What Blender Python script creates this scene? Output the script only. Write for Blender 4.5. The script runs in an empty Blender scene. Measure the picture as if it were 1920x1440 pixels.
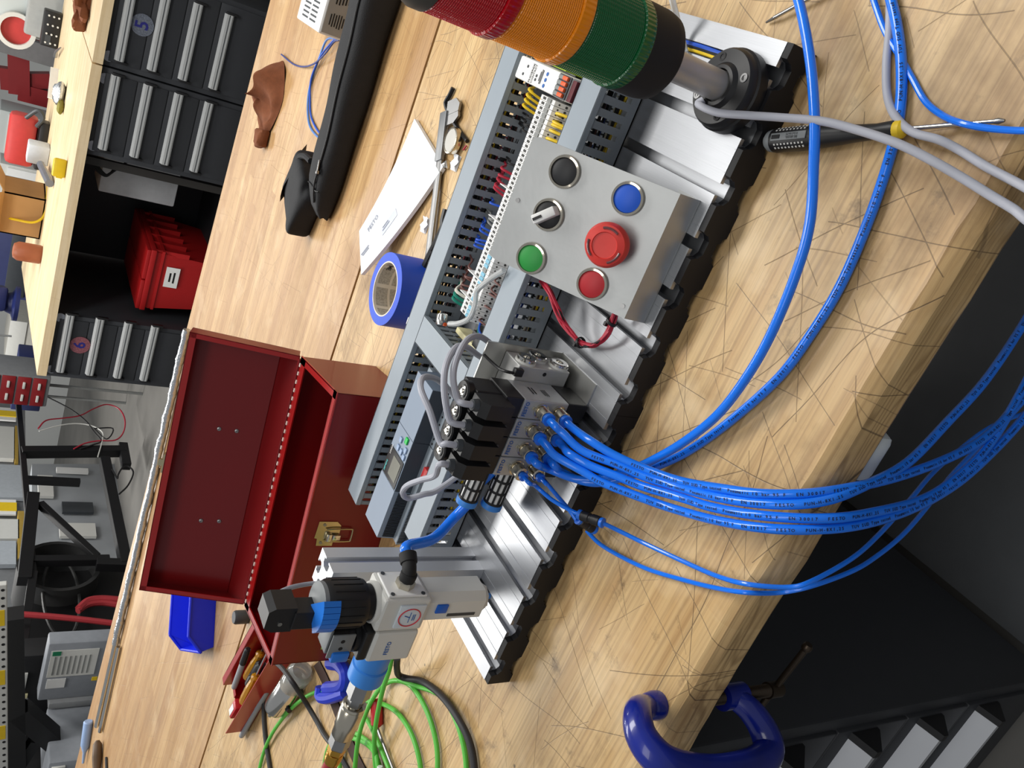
import bpy, bmesh, math, random
from mathutils import Vector, Matrix
random.seed(7)
V = Vector
PI = math.pi
S = bpy.context.scene
COL = S.collection

# ---------------------------------------------------------------- camera
F_PX = 1554.7
CAM = V((0.62538, -0.53442, 0.55465))
RT = V((0.35972, -0.44294, -0.82122))      # image right in the room
UP = V((0.85995, 0.49891, 0.10759))        # image up (the phone was held sideways)
FW = V((-0.36206, 0.74491, -0.56037))
cd = bpy.data.cameras.new('camera')
cam = bpy.data.objects.new('camera', cd)
COL.objects.link(cam)
cd.sensor_width = 36.0
cd.lens = 36.0 * F_PX / 1920.0
cd.clip_start = 0.02
cd.clip_end = 80
cam.matrix_world = Matrix(((RT.x, UP.x, -FW.x, CAM.x), (RT.y, UP.y, -FW.y, CAM.y), (RT.z, UP.z, -FW.z, CAM.z), (0, 0, 0, 1)))
S.camera = cam

# ---------------------------------------------------------------- light
wd = bpy.data.worlds.new('world')
S.world = wd
wd.use_nodes = True
wd.node_tree.nodes['Background'].inputs[0].default_value = (0.93, 0.96, 1.0, 1)
wd.node_tree.nodes['Background'].inputs[1].default_value = 0.26

def area(name, loc, target, sx, sy, power, col=(1, 0.98, 0.94)):
    l = bpy.data.lights.new(name, 'AREA')
    l.shape = 'RECTANGLE'
    l.size, l.size_y, l.energy, l.color = sx, sy, power, col
    o = bpy.data.objects.new(name, l)
    COL.objects.link(o)
    o.location = loc
    o.rotation_euler = (V(target) - V(loc)).to_track_quat('-Z', 'Y').to_euler()
    return o

area('ceiling_lamp_a', (-2.3, 2.9, 2.5), (-2.3, 2.9, 0), 2.4, 0.9, 80)
area('ceiling_lamp_b', (1.1, 1.5, 2.5), (1.1, 1.5, 0), 2.4, 0.9, 80)
area('front_fill_light', (0.6, -1.1, 2.5), (0.6, -1.1, 0), 2.4, 0.9, 17)  # weak fill added to brighten the front faces, no known fixture there
area('ceiling_lamp_d', (-1.2, 5.6, 2.5), (-1.2, 5.6, 0), 2.4, 0.9, 100)
area('ceiling_lamp_e', (-5.2, 7.0, 2.5), (-5.2, 7.0, 0), 1.8, 0.6, 120)
vs = S.view_settings
vs.view_transform = 'Standard'
vs.look = 'None'
vs.gamma = 1.0
vs.use_curve_mapping = False
vs.exposure = 0.2

# ---------------------------------------------------------------- helpers
def ray(x, y):
    return FW + RT * ((x - 960) / F_PX) + UP * ((720 - y) / F_PX)

def P(x, y, z=None, Y=None, X=None):
    """measured photo point -> place in the room on a known plane"""
    d = ray(x, y)
    if z is not None: s = (z - CAM.z) / d.z
    elif Y is not None: s = (Y - CAM.y) / d.y
    else: s = (X - CAM.x) / d.x
    return CAM + d * s

def lin(c):
    return tuple((v / 255 / 12.92) if v / 255 <= 0.04045 else ((v / 255 + 0.055) / 1.055) ** 2.4 for v in c) + (1,)

MATS = {}
def M(name, rgb=None, rough=0.5, metal=0.0, var=0.08, scale=30, bump=0.0, bscale=200, trans=0.0, coat=0.0, stretch=None, ior=1.45, alpha=1.0, emit=0.0):
    if name in MATS: return MATS[name]
    m = bpy.data.materials.new(name); m.use_nodes = True
    nt = m.node_tree; n = nt.nodes; b = n['Principled BSDF']
    c = lin(rgb)
    tc = n.new('ShaderNodeTexCoord')
    mp = n.new('ShaderNodeMapping')
    nt.links.new(tc.outputs['Object'], mp.inputs[0])
    if stretch: mp.inputs['Scale'].default_value = stretch
    nz = n.new('ShaderNodeTexNoise'); nz.inputs['Scale'].default_value = scale; nz.inputs['Detail'].default_value = 3
    nt.links.new(mp.outputs[0], nz.inputs['Vector'])
    mx = n.new('ShaderNodeMix'); mx.data_type = 'RGBA'
    mx.inputs[6].default_value = tuple(max(0, v * (1 - var * 2)) for v in c[:3]) + (1,)
    mx.inputs[7].default_value = tuple(min(1, v * (1 + var)) for v in c[:3]) + (1,)
    nt.links.new(nz.outputs[0], mx.inputs[0])
    nt.links.new(mx.outputs[2], b.inputs['Base Color'])
    b.inputs['Roughness'].default_value = rough
    b.inputs['Metallic'].default_value = metal
    b.inputs['IOR'].default_value = ior
    if trans: b.inputs['Transmission Weight'].default_value = trans
    if coat: b.inputs['Coat Weight'].default_value = coat
    if alpha < 1: b.inputs['Alpha'].default_value = alpha
    if emit:
        b.inputs['Emission Color'].default_value = c; b.inputs['Emission Strength'].default_value = emit
    if bump:
        bz = n.new('ShaderNodeTexNoise'); bz.inputs['Scale'].default_value = bscale
        nt.links.new(mp.outputs[0], bz.inputs['Vector'])
        bp = n.new('ShaderNodeBump'); bp.inputs['Strength'].default_value = bump; bp.inputs['Distance'].default_value = 0.002
        nt.links.new(bz.outputs[0], bp.inputs['Height']); nt.links.new(bp.outputs[0], b.inputs['Normal'])
    MATS[name] = m
    return m

def spl(pts, k=6):
    """Catmull-Rom through the points"""
    p = [V(q) for q in pts]
    if len(p) < 3: return p
    e = [p[0] * 2 - p[1]] + p + [p[-1] * 2 - p[-2]]
    out = []
    for i in range(1, len(e) - 2):
        a, b, c, d = e[i - 1], e[i], e[i + 1], e[i + 2]
        for j in range(k):
            t = j / k
            out.append(0.5 * ((2 * b) + (c - a) * t + (2 * a - 5 * b + 4 * c - d) * t * t + (3 * b - a - 3 * c + d) * t ** 3))
    out.append(p[-1])
    return out

def frame(ez, hint=None):
    ez = V(ez).normalized()
    h = V(hint) if hint else (V((0, 0, 1)) if abs(ez.z) < 0.9 else V((1, 0, 0)))
    ex = h.cross(ez)
    if ex.length < 1e-6: ex = V((1, 0, 0)).cross(ez)
    ex.normalize()
    return ex, ez.cross(ex), ez

GLYPH = {}
def glyphs(s, bold=False):
    if s in GLYPH: return GLYPH[s]
    cu = bpy.data.curves.new('t', 'FONT'); cu.body = s; cu.size = 1.0; cu.resolution_u = 2
    cu.align_x = 'CENTER'; cu.align_y = 'CENTER'
    if bold: cu.offset = 0.02
    ob = bpy.data.objects.new('t', cu)
    me = bpy.data.meshes.new_from_object(ob)
    r = ([v.co.copy() for v in me.vertices], [tuple(f.vertices) for f in me.polygons])
    bpy.data.objects.remove(ob); bpy.data.curves.remove(cu); bpy.data.meshes.remove(me)
    GLYPH[s] = r
    return r

class MB:
    def __init__(s): s.v = []; s.f = []
    def add(s, vs, fs):
        o = len(s.v); s.v += [V(q) for q in vs]; s.f += [tuple(i + o for i in f) for f in fs]; return s
    def box(s, c, d, rot=None, bev=0.0):
        """centre, full sizes, optional 3x3 rotation, optional bevel"""
        c = V(c); hx, hy, hz = d[0] / 2, d[1] / 2, d[2] / 2
        R = rot or Matrix.Identity(3)
        if bev <= 0:
            vs = [(x, y, z) for x in (-hx, hx) for y in (-hy, hy) for z in (-hz, hz)]
            fs = [(0, 1, 3, 2), (4, 6, 7, 5), (0, 4, 5, 1), (2, 3, 7, 6), (0, 2, 6, 4), (1, 5, 7, 3)]
            return s.add([c + R @ V(v) for v in vs], fs)
        bm = bmesh.new(); bmesh.ops.create_cube(bm, size=1)
        for v in bm.verts: v.co = V((v.co.x * hx * 2, v.co.y * hy * 2, v.co.z * hz * 2))
        bmesh.ops.bevel(bm, geom=list(bm.edges), offset=bev, segments=2, affect='EDGES', profile=0.5)
        bm.verts.index_update()
        s.add([c + R @ v.co for v in bm.verts], [tuple(v.index for v in f.verts) for f in bm.faces]); bm.free(); return s
    def bb(s, x0, x1, y0, y1, z0, z1, bev=0.0):
        return s.box(((x0 + x1) / 2, (y0 + y1) / 2, (z0 + z1) / 2), (x1 - x0, y1 - y0, z1 - z0), bev=bev)
    def lathe(s, o, ax, prof, n=20, hint=None, close=False):
        """profile = [(radius, height along axis)]"""
        o = V(o); ex, ey, ez = frame(ax, hint); b = len(s.v); m = len(prof)
        for r, h in prof:
            for i in range(n):
                a = 2 * PI * i / n
                s.v.append(o + ex * (r * math.cos(a)) + ey * (r * math.sin(a)) + ez * h)
        for k in range(m if close else m - 1):
            k2 = (k + 1) % m
            for i in range(n):
                j = (i + 1) % n
                s.f.append((b + k * n + i, b + k * n + j, b + k2 * n + j, b + k2 * n + i))
        if not close:
            if prof[0][0] > 1e-6: s.f.append(tuple(b + i for i in reversed(range(n))))
            if prof[-1][0] > 1e-6: s.f.append(tuple(b + (m - 1) * n + i for i in range(n)))
        return s
    def cyl(s, a, b, r, r2=None, n=16):
        a, b = V(a), V(b)
        return s.lathe(a, b - a, [(r, 0), (r if r2 is None else r2, (b - a).length)], n)
    def tube(s, pts, r, n=8, k=6, rad=None):
        p = spl(pts, k); m = len(p); b = len(s.v)
        t0 = (p[1] - p[0]).normalized(); ex, ey, _ = frame(t0)
        for i, q in enumerate(p):
            t = (p[min(i + 1, m - 1)] - p[max(i - 1, 0)])
            t = t.normalized() if t.length > 1e-9 else t0
            ex = (ex - t * ex.dot(t)).normalized(); ey = t.cross(ex)
            rr = r if rad is None else rad(i / (m - 1))
            for j in range(n):
                a = 2 * PI * j / n
                s.v.append(q + ex * (rr * math.cos(a)) + ey * (rr * math.sin(a)))
        for i in range(m - 1):
            for j in range(n):
                j2 = (j + 1) % n
                s.f.append((b + i * n + j, b + i * n + j2, b + (i + 1) * n + j2, b + (i + 1) * n + j))
        s.f.append(tuple(b + j for j in reversed(range(n)))); s.f.append(tuple(b + (m - 1) * n + j for j in range(n)))
        return s
    def prism(s, poly, o, ex, ey, depth):
        """closed 2D outline in (ex,ey), pushed along ex x ey by depth"""
        o, ex, ey = V(o), V(ex), V(ey); ez = ex.cross(ey).normalized(); n = len(poly); b = len(s.v)
        for d in (0, depth):
            for x, y in poly: s.v.append(o + ex * x + ey * y + ez * d)
        s.f.append(tuple(b + i for i in reversed(range(n)))); s.f.append(tuple(b + n + i for i in range(n)))
        for i in range(n):
            j = (i + 1) % n
            s.f.append((b + i, b + j, b + n + j, b + n + i))
        return s
    def quad(s, a, b, c, d, t=0.001):
        a, b, c, d = V(a), V(b), V(c), V(d); n = (b - a).cross(d - a).normalized() * t
        return s.add([a, b, c, d, a + n, b + n, c + n, d + n], [(3, 2, 1, 0), (4, 5, 6, 7), (0, 1, 5, 4), (1, 2, 6, 5), (2, 3, 7, 6), (3, 0, 4, 7)])
    def text(s, t, o, ex, ey, size, bold=False):
        ex, ey = V(ex).normalized(), V(ey).normalized(); ez = ex.cross(ey)
        vs, fs = glyphs(t, bold)
        return s.add([V(o) + ex * (q.x * size) + ey * (q.y * size) + ez * 0.0003 for q in vs], fs)
    def bars(s, o, ex, ey, w, h, n, seed=0):
        """n short illegible print lines, width w, line height h"""
        ex, ey = V(ex).normalized(), V(ey).normalized(); ez = ex.cross(ey) * 0.0003; r = random.Random(seed)
        for i in range(n):
            c = V(o) - ey * ((i - (n - 1) / 2) * h * 2.2) + ez; k = w * r.uniform(0.55, 1.0) / 2
            s.add([c - ex * k - ey * h / 2, c + ex * k - ey * h / 2, c + ex * k + ey * h / 2, c - ex * k + ey * h / 2], [(0, 1, 2, 3)])
        return s
    def grid(s, fn, nu, nv):
        b = len(s.v)
        for i in range(nu + 1):
            for j in range(nv + 1): s.v.append(V(fn(i / nu, j / nv)))
        w = nv + 1
        for i in range(nu):
            for j in range(nv): s.f.append((b + i * w + j, b + (i + 1) * w + j, b + (i + 1) * w + j + 1, b + i * w + j + 1))
        return s

WL = {}
def obj(name, mb, mat, parent=None, kind=None, smooth=True, sharp=35):
    lo = V((min(v.x for v in mb.v), min(v.y for v in mb.v), min(v.z for v in mb.v)))
    hi = V((max(v.x for v in mb.v), max(v.y for v in mb.v), max(v.z for v in mb.v)))
    c = (lo + hi) / 2
    me = bpy.data.meshes.new(name)
    me.from_pydata([v - c for v in mb.v], [], mb.f)
    me.materials.append(mat)
    if smooth:
        for p in me.polygons: p.use_smooth = True
        me.set_sharp_from_angle(angle=math.radians(sharp))
    me.update()
    o = bpy.data.objects.new(name, me); COL.objects.link(o)
    WL[o.name] = c
    if parent:
        o.parent = parent; o.location = c - WL[parent.name]
    else: o.location = c
    if kind: o['kind'] = kind
    return o

def tag(o, label, cat, group=None):
    o['label'] = label; o['category'] = cat
    if group: o['group'] = group
    return o

def thing(name, label, cat, loc, group=None):
    o = bpy.data.objects.new(name, None); COL.objects.link(o); o.empty_display_size = 0.05
    o.location = V(loc); WL[o.name] = V(loc)
    return tag(o, label, cat, group)

def dup(o, off, parent, deep=True):
    """copy of a part (and its sub-parts) shifted by off"""
    c = o.copy(); COL.objects.link(c); c.parent = parent
    c.location = o.location + V(off); WL[c.name] = WL[o.name] + V(off)
    if deep:
        for g in o.children:
            d = g.copy(); COL.objects.link(d); d.parent = c; d.location = g.location.copy(); WL[d.name] = WL[g.name] + V(off)
    return c

def struct(name, mb, mat, **k): return obj(name, mb, mat, None, 'structure', **k)
def rz(a): return Matrix.Rotation(a, 3, 'Z')
X_, Y_, Z_ = V((1, 0, 0)), V((0, 1, 0)), V((0, 0, 1))
# ---------------------------------------------------------------- materials with their own node trees
def wood(name, light, mid, dark, stave, wear, seed, line, TONE=0.6, rings=False):
    m = bpy.data.materials.new(name); m.use_nodes = True
    nt = m.node_tree; n = nt.nodes; L = nt.links.new; b = n['Principled BSDF']
    tc = n.new('ShaderNodeTexCoord')
    geo = n.new('ShaderNodeSeparateXYZ'); L(tc.outputs['Object'], geo.inputs[0])
    def math_(op, a, bb=None, c=None):
        q = n.new('ShaderNodeMath'); q.operation = op
        for i, v in enumerate((a, bb, c)):
            if v is None: continue
            if isinstance(v, (int, float)): q.inputs[i].default_value = v
            else: L(v, q.inputs[i])
        return q.outputs[0]
    def noise(scale, sx, sy, sz, det=4, off=0.0, rough=0.55):
        mp = n.new('ShaderNodeMapping'); mp.inputs['Scale'].default_value = (sx, sy, sz); mp.inputs['Location'].default_value = (off, off * 1.7, off)
        L(tc.outputs['Object'], mp.inputs[0])
        z = n.new('ShaderNodeTexNoise'); z.inputs['Scale'].default_value = scale; z.inputs['Detail'].default_value = det; z.inputs['Roughness'].default_value = rough
        L(mp.outputs[0], z.inputs['Vector']); return z.outputs[0]
    def ramp(v, a, bb, inv=False):
        r = n.new('ShaderNodeMapRange'); r.inputs[1].default_value = a; r.inputs[2].default_value = bb
        if inv: r.inputs[3].default_value = 1; r.inputs[4].default_value = 0
        L(v, r.inputs[0]); return r.outputs[0]
    def mix(f, a, bb, blend='MIX'):
        x = n.new('ShaderNodeMix'); x.data_type = 'RGBA'; x.blend_type = blend
        for i, v in ((0, f), (6, a), (7, bb)):
            if isinstance(v, float): x.inputs[i].default_value = v
            elif isinstance(v, tuple): x.inputs[i].default_value = v
            else: L(v, x.inputs[i])
        return x.outputs[2]
    # laminated staves: random tone per stave (rows across Y, pieces along X)
    row = math_('FLOOR', math_('MULTIPLY', geo.outputs[1], 1 / stave))
    wn = n.new('ShaderNodeTexWhiteNoise'); wn.noise_dimensions = '1D'; L(math_('ADD', row, seed), wn.inputs['W'])
    piece = math_('FLOOR', math_('ADD', math_('MULTIPLY', geo.outputs[0], 0.9), math_('MULTIPLY', wn.outputs[0], 7.0)))
    wn2 = n.new('ShaderNodeTexWhiteNoise'); wn2.noise_dimensions = '2D'
    cx = n.new('ShaderNodeCombineXYZ'); L(row, cx.inputs[0]); L(piece, cx.inputs[1]); L(cx.outputs[0], wn2.inputs['Vector'])
    tone = wn2.outputs[0]
    base = mix(math_('MULTIPLY', tone, TONE), lin(light), lin(mid))
    # grain streaks
    g1 = noise(9, 0.35, 6, 6, 5, seed)
    base = mix(math_('MULTIPLY', ramp(g1, 0.45, 0.72), 0.75), base, lin(mid))
    g2 = noise(60, 0.07, 5, 5, 5, seed + 3, 0.6)
    base = mix(math_('MULTIPLY', ramp(g2, 0.44, 0.66), line), base, lin(dark))
    if rings:
        # growth rings showing on the sawn front edge
        rn = noise(2.2, 1.0, 1.0, 9, 2, seed + 50)
        rs = math_('SINE', math_('MULTIPLY', rn, 120.0))
        base = mix(math_('MULTIPLY', math_('MULTIPLY', ramp(rs, 0.2, 1.0), ramp(geo.outputs[2], 0.010, 0.017, True)), 0.55), base, lin((128, 98, 60)))
    # dirt, oil and wear blotches
    d1 = noise(5.0, 1, 1.3, 1, 6, seed + 9, 0.65)
    base = mix(math_('MULTIPLY', ramp(d1, 0.50, 0.74), wear), base, lin((112, 84, 50)))
    d2 = noise(28, 1, 1, 1, 5, seed + 12, 0.7)
    base = mix(math_('MULTIPLY', ramp(d2, 0.60, 0.76), wear * 0.8), base, lin((78, 58, 36)))
    d3 = noise(11, 1, 1, 1, 4, seed + 15)
    base = mix(math_('MULTIPLY', ramp(d3, 0.55, 0.75), 0.30 * wear + 0.1), base, lin((240, 218, 180)))
    # knife scratches: straight lines of limited length in several directions
    acc = None
    wob = noise(2.5, 1, 1, 1, 2, seed + 40)
    for k, (ang, N, Mm) in enumerate(((0.55, 26, 4.5), (-0.75, 22, 5.5), (1.25, 24, 4.0), (0.12, 16, 3.0), (-1.30, 20, 6.0), (0.95, 30, 7.0), (-0.35, 18, 5.0), (1.75, 24, 6.0))):
        ca, sa = math.cos(ang), math.sin(ang)
        p_ = math_('ADD', math_('MULTIPLY', geo.outputs[0], ca), math_('MULTIPLY', geo.outputs[1], sa))
        q_ = math_('ADD', math_('MULTIPLY', geo.outputs[0], -sa * N), math_('MULTIPLY', geo.outputs[1], ca * N))
        q_ = math_('ADD', q_, math_('MULTIPLY', wob, 0.9 + 0.25 * k))
        cell = math_('FLOOR', q_); fr = math_('FRACT', q_)
        w1 = n.new('ShaderNodeTexWhiteNoise'); w1.noise_dimensions = '1D'; L(math_('ADD', cell, seed * 7 + k * 31.0), w1.inputs['W'])
        pm = math_('ADD', math_('MULTIPLY', p_, Mm), math_('MULTIPLY', w1.outputs[0], 17.0))
        seg = math_('FLOOR', pm); pf = math_('FRACT', pm)
        w2 = n.new('ShaderNodeTexWhiteNoise'); w2.noise_dimensions = '2D'; cb_ = n.new('ShaderNodeCombineXYZ'); L(cell, cb_.inputs[0]); L(math_('ADD', seg, k * 13.0), cb_.inputs[1]); L(cb_.outputs[0], w2.inputs['Vector'])
        w3 = n.new('ShaderNodeSeparateColor'); L(w2.outputs['Color'], w3.inputs[0])
        pos = math_('MULTIPLY_ADD', w3.outputs[0], 0.8, 0.1)
        dist = math_('ABSOLUTE', math_('SUBTRACT', fr, pos))
        hw = 0.00055 * N
        line_ = ramp(dist, hw * 0.35, hw, True)
        on = math_('GREATER_THAN', w3.outputs[1], 0.42)
        ln_ = math_('LESS_THAN', pf, math_('MULTIPLY_ADD', w3.outputs[2], 0.7, 0.15))
        s_ = math_('MULTIPLY', math_('MULTIPLY', line_, on), math_('MULTIPLY', ln_, math_('MULTIPLY_ADD', w3.outputs[2], 0.6, 0.35)))
        acc = s_ if acc is None else math_('MAXIMUM', acc, s_)
    base = mix(math_('MULTIPLY', acc, min(1.0, wear * 0.85)), base, lin((60, 44, 30)))
    # small pits and nail marks
    vo = n.new('ShaderNodeTexVoronoi'); vo.inputs['Scale'].default_value = 22; L(tc.outputs['Object'], vo.inputs['Vector'])
    pit = math_('MULTIPLY', ramp(vo.outputs['Distance'], 0.03, 0.06, True), ramp(noise(9, 1, 1, 1, 2, seed + 31), 0.55, 0.6))
    base = mix(math_('MULTIPLY', pit, 0.7), base, lin((52, 38, 28)))
    L(base, b.inputs['Base Color'])
    b.inputs['Roughness'].default_value = 0.42
    rr = ramp(d1, 0.3, 0.8); r2 = n.new('ShaderNodeMapRange'); r2.inputs[3].default_value = 0.34; r2.inputs[4].default_value = 0.55; L(rr, r2.inputs[0]); L(r2.outputs[0], b.inputs['Roughness'])
    bp = n.new('ShaderNodeBump'); bp.inputs['Strength'].default_value = 0.25; bp.inputs['Distance'].default_value = 0.0015
    h = math_('SUBTRACT', math_('MULTIPLY', g2, 0.6), acc); L(h, bp.inputs['Height']); L(bp.outputs[0], b.inputs['Normal'])
    MATS[name] = m
    return m

W_FRONT = wood('scarred_butcher_block', (212, 181, 130), (180, 141, 90), (114, 80, 46), 0.046, 0.90, 3.0, 0.42, 0.5, True)
W_BACK = wood('clean_butcher_block', (202, 166, 116), (162, 120, 75), (132, 92, 54), 0.040, 0.36, 8.0, 0.40, 0.75)
W_FAR = wood('far_butcher_block', (226, 206, 170), (208, 182, 138), (160, 122, 80), 0.046, 0.10, 5.0, 0.2)

ALU = M('brushed_aluminium', (168, 170, 174), 0.36, 0.85, 0.06, 25, stretch=(60, 1, 1))
ALU_L = M('anodised_aluminium', (208, 210, 214), 0.42, 0.6, 0.05, 12)
PANEL = M('scuffed_sheet_aluminium', (168, 170, 170), 0.40, 0.75, 0.10, 22, bump=0.05)
STEEL = M('chromed_steel', (215, 213, 208), 0.14, 1.0, 0.03)
STEEL_D = M('satin_steel', (150, 150, 150), 0.35, 0.9, 0.06)
NICKEL = M('nickel_plating', (205, 198, 182), 0.22, 1.0, 0.05)
BRASS = M('yellow_brass', (196, 150, 62), 0.28, 1.0, 0.08)
ZINC = M('yellow_zinc_plate', (206, 194, 158), 0.25, 1.0, 0.08)
BLACK = M('black_plastic', (24, 24, 26), 0.42, 0, 0.1)
BLACK_M = M('matt_black_plastic', (20, 20, 22), 0.7, 0, 0.1)
CAPBLACK = M('black_end_cap_plastic', (12, 12, 16), 0.6, 0, 0.1)
DGREY = M('dark_grey_plastic', (58, 62, 66), 0.5)
DUCT = M('grey_duct_pvc', (128, 135, 142), 0.5, 0, 0.04)
DUCTLID = M('grey_duct_lid_pvc', (140, 150, 159), 0.42, 0, 0.04)
PLCG = M('blue_grey_plastic', (126, 140, 158), 0.45, 0, 0.03)
PLCD = M('slate_plastic', (62, 70, 80), 0.5, 0, 0.04)
WHITE = M('white_plastic', (226, 226, 224), 0.45, 0, 0.03)
OFFW = M('light_grey_plastic', (205, 205, 200), 0.45, 0, 0.03)
BLUE = M('blue_tube_polyurethane', (22, 120, 244), 0.2, 0, 0.05, coat=0.3)
FBLUE = M('pale_blue_plastic', (58, 132, 214), 0.4, 0, 0.04)
RED = M('red_enamel', (120, 14, 17), 0.32, 0, 0.07, 8, coat=0.08)
RED_L = M('bright_red_enamel', (158, 22, 22), 0.28, 0, 0.07, 8, coat=0.3)
TOTE = M('red_tote_plastic', (168, 20, 22), 0.5, 0, 0.06)
GCABLE = M('grey_cable_jacket', (170, 172, 182), 0.5, 0, 0.05)
GREEN = M('green_cable_jacket', (88, 184, 66), 0.45, 0, 0.05)
BCABLE = M('black_rubber_cable', (44, 44, 46), 0.55, 0, 0.08)
CAB = M('charcoal_powder_coat', (46, 48, 52), 0.5, 0, 0.05, 40)
INK = M('black_ink', (16, 16, 18), 0.6)
INKB = M('blue_ink', (40, 96, 170), 0.6)
YEL = M('yellow_wire_pvc', (232, 196, 30), 0.45)
RWIRE = M('red_wire_pvc', (172, 34, 56), 0.45)
BLWIRE = M('blue_wire_pvc', (30, 84, 196), 0.45)
BRWIRE = M('brown_wire_pvc', (104, 66, 60), 0.5)
GNWIRE = M('teal_wire_pvc', (18, 128, 108), 0.45)
WWIRE = M('white_wire_pvc', (224, 222, 208), 0.5)
CONC = M('concrete', (112, 110, 106), 0.6, 0, 0.14, 3, bump=0.1, bscale=60)

# ---------------------------------------------------------------- setting
struct('floor', MB().bb(-14, 6, -4, 16, -1.1, -1.0), CONC)
WALLM = M('pale_painted_wall', (196, 198, 196), 0.7, 0, 0.04, 1.5)
struct('wall_back', MB().bb(-14, 6, 12.0, 12.15, -1.0, 3.4), WALLM)
struct('wall_left', MB().bb(-12.2, -12, -4, 12, -1.0, 3.4), WALLM)

# front bench top: worn rounded front edge, along X
def bench_front():
    mb = MB(); xs = [(-2.6 + i * 0.02) for i in range(int(4.8 / 0.02) + 1)]
    rnd = random.Random(4); off = [0.0]
    for _ in xs: off.append(off[-1] * 0.86 + rnd.uniform(-0.0011, 0.0011))
    def prof(i, x):
        y0 = -0.2075 - 0.010 * (x - 0.45) * 0.9 + off[i] * 0.6
        w = off[i] * 0.8
        return [(0.7185, 0), (0.7185, -0.045), (y0 + 0.002, -0.045), (y0, -0.042 + w), (y0 + 0.001, -0.012 + w), (y0 + 0.004 + abs(w), -0.004), (y0 + 0.010 + abs(w), 0.0)]
    m = 7
    for i, x in enumerate(xs):
        for y, z in prof(i, x): mb.v.append(V((x, y, z)))
    for i in range(len(xs) - 1):
        for j in range(m):
            j2 = (j + 1) % m
            mb.f.append((i * m + j, i * m + j2, (i + 1) * m + j2, (i + 1) * m + j))
    mb.f.append(tuple(range(m))); mb.f.append(tuple((len(xs) - 1) * m + j for j in reversed(range(m))))
    return mb
o = obj('workbench_top', bench_front(), W_FRONT, sharp=22)
tag(o, 'scratched butcher-block bench top carrying the wiring rig and blue tubes', 'bench top')
for lx, ly in ((-2.5, -0.1), (-2.5, 0.6), (2.05, -0.1), (2.05, 0.6)): obj('leg', MB().bb(lx, lx + 0.06, ly, ly + 0.06, -1.0, -0.0455), CAB, o)
mb = MB().prism([(-2.9, 0.729), (2.2, 0.727), (2.2, 1.68), (-2.9, 1.82)], (0, 0, -0.045), X_, Y_, 0.0445)
o = obj('workbench_top', mb, W_BACK)
tag(o, 'cleaner pale butcher-block bench top under the black case and brown cloth', 'bench top')
for lx, ly in ((-2.75, 0.80), (-2.75, 1.70), (2.05, 0.80), (2.05, 1.55)): obj('leg', MB().bb(lx, lx + 0.06, ly, ly + 0.06, -1.0, -0.0455), CAB, o)

# pedestal under the front bench
ped = thing('drawer_cabinet', 'charcoal steel drawer cabinet under the front bench beside the blue clamp', 'cabinet', (-0.3, 0.2, -1.0))
XR, YF = 0.060, -0.168
obj('body', MB().bb(-0.72, XR, YF, 0.66, -0.93, -0.046, 0.004), CAB, ped)
obj('plinth', MB().bb(-0.70, XR - 0.03, YF + 0.06, 0.64, -1.0, -0.925), CAB, ped)
tops = [-0.065, -0.225, -0.377, -0.530, -0.685]
for i in range(5):
    zt = tops[i]; zb = tops[i + 1] + 0.004 if i < 4 else -0.86
    d = obj('drawer', MB().bb(-0.70, XR - 0.018, YF - 0.006, YF + 0.01, zb, zt, 0.002), CAB, ped)
    zc = zt - 0.030
    h = obj('handle', MB().prism([(0, 0), (-0.030, -0.012), (-0.030, -0.020), (-0.004, -0.052), (0, -0.052)], (-0.69, YF - 0.006, zc), Y_, Z_, XR - 0.032 + 0.69), ALU_L, d)
    obj('end_cap', MB().prism([(0, 0.001), (-0.032, -0.011), (-0.032, -0.021), (-0.004, -0.054), (0, -0.054)], (XR - 0.032, YF - 0.006, zc), Y_, Z_, 0.010), BLACK, d)
sh = obj('lower_shelf', MB().bb(XR + 0.002, 1.9, -0.135, 0.7, -0.972, -0.955, 0.002), M('grey_shelf_steel', (92, 95, 98), 0.45, 0, 0.05, 30))
tag(sh, 'flat grey steel shelf near the floor beside the drawer cabinet', 'shelf')
for xx in (0.5, 1.6):
    f = obj('shelf_foot', MB().bb(xx, xx + 0.06, 0.0, 0.06, -1.0, -0.972), CAB, sh)
# ================================================================ the wiring rig on its slotted plate
PX, PY, PZ = 0.70, 0.35, 0.03
plate = thing('profile_plate', 'slotted aluminium profile plate with black end caps under the wiring rig', 'mounting plate', (0.35, 0.175, 0))
def plate_outline():
    top, bot = [], []
    for k in range(14):
        c = 0.025 + 0.05 * k
        top += [(c - 0.0052, 0.03), (c - 0.0052, 0.0262), (c - 0.0105, 0.0262), (c - 0.0105, 0.0215), (c - 0.006, 0.0165), (c + 0.006, 0.0165), (c + 0.0105, 0.0215), (c + 0.0105, 0.0262), (c + 0.0052, 0.0262), (c + 0.0052, 0.03)]
        bot += [(c - 0.0052, 0.0), (c - 0.0052, 0.0038), (c - 0.0105, 0.0038), (c - 0.0105, 0.0085), (c - 0.006, 0.0135), (c + 0.006, 0.0135), (c + 0.0105, 0.0085), (c + 0.0105, 0.0038), (c + 0.0052, 0.0038), (c + 0.0052, 0.0)]
    return [(0, 0), (0, 0.03)] + top + [(0.70, 0.03), (0.70, 0)] + bot[::-1]
obj('extrusion', MB().prism(plate_outline(), (0, 0.35, 0), X_, Z_, 0.35), ALU, plate, smooth=False)
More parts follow.
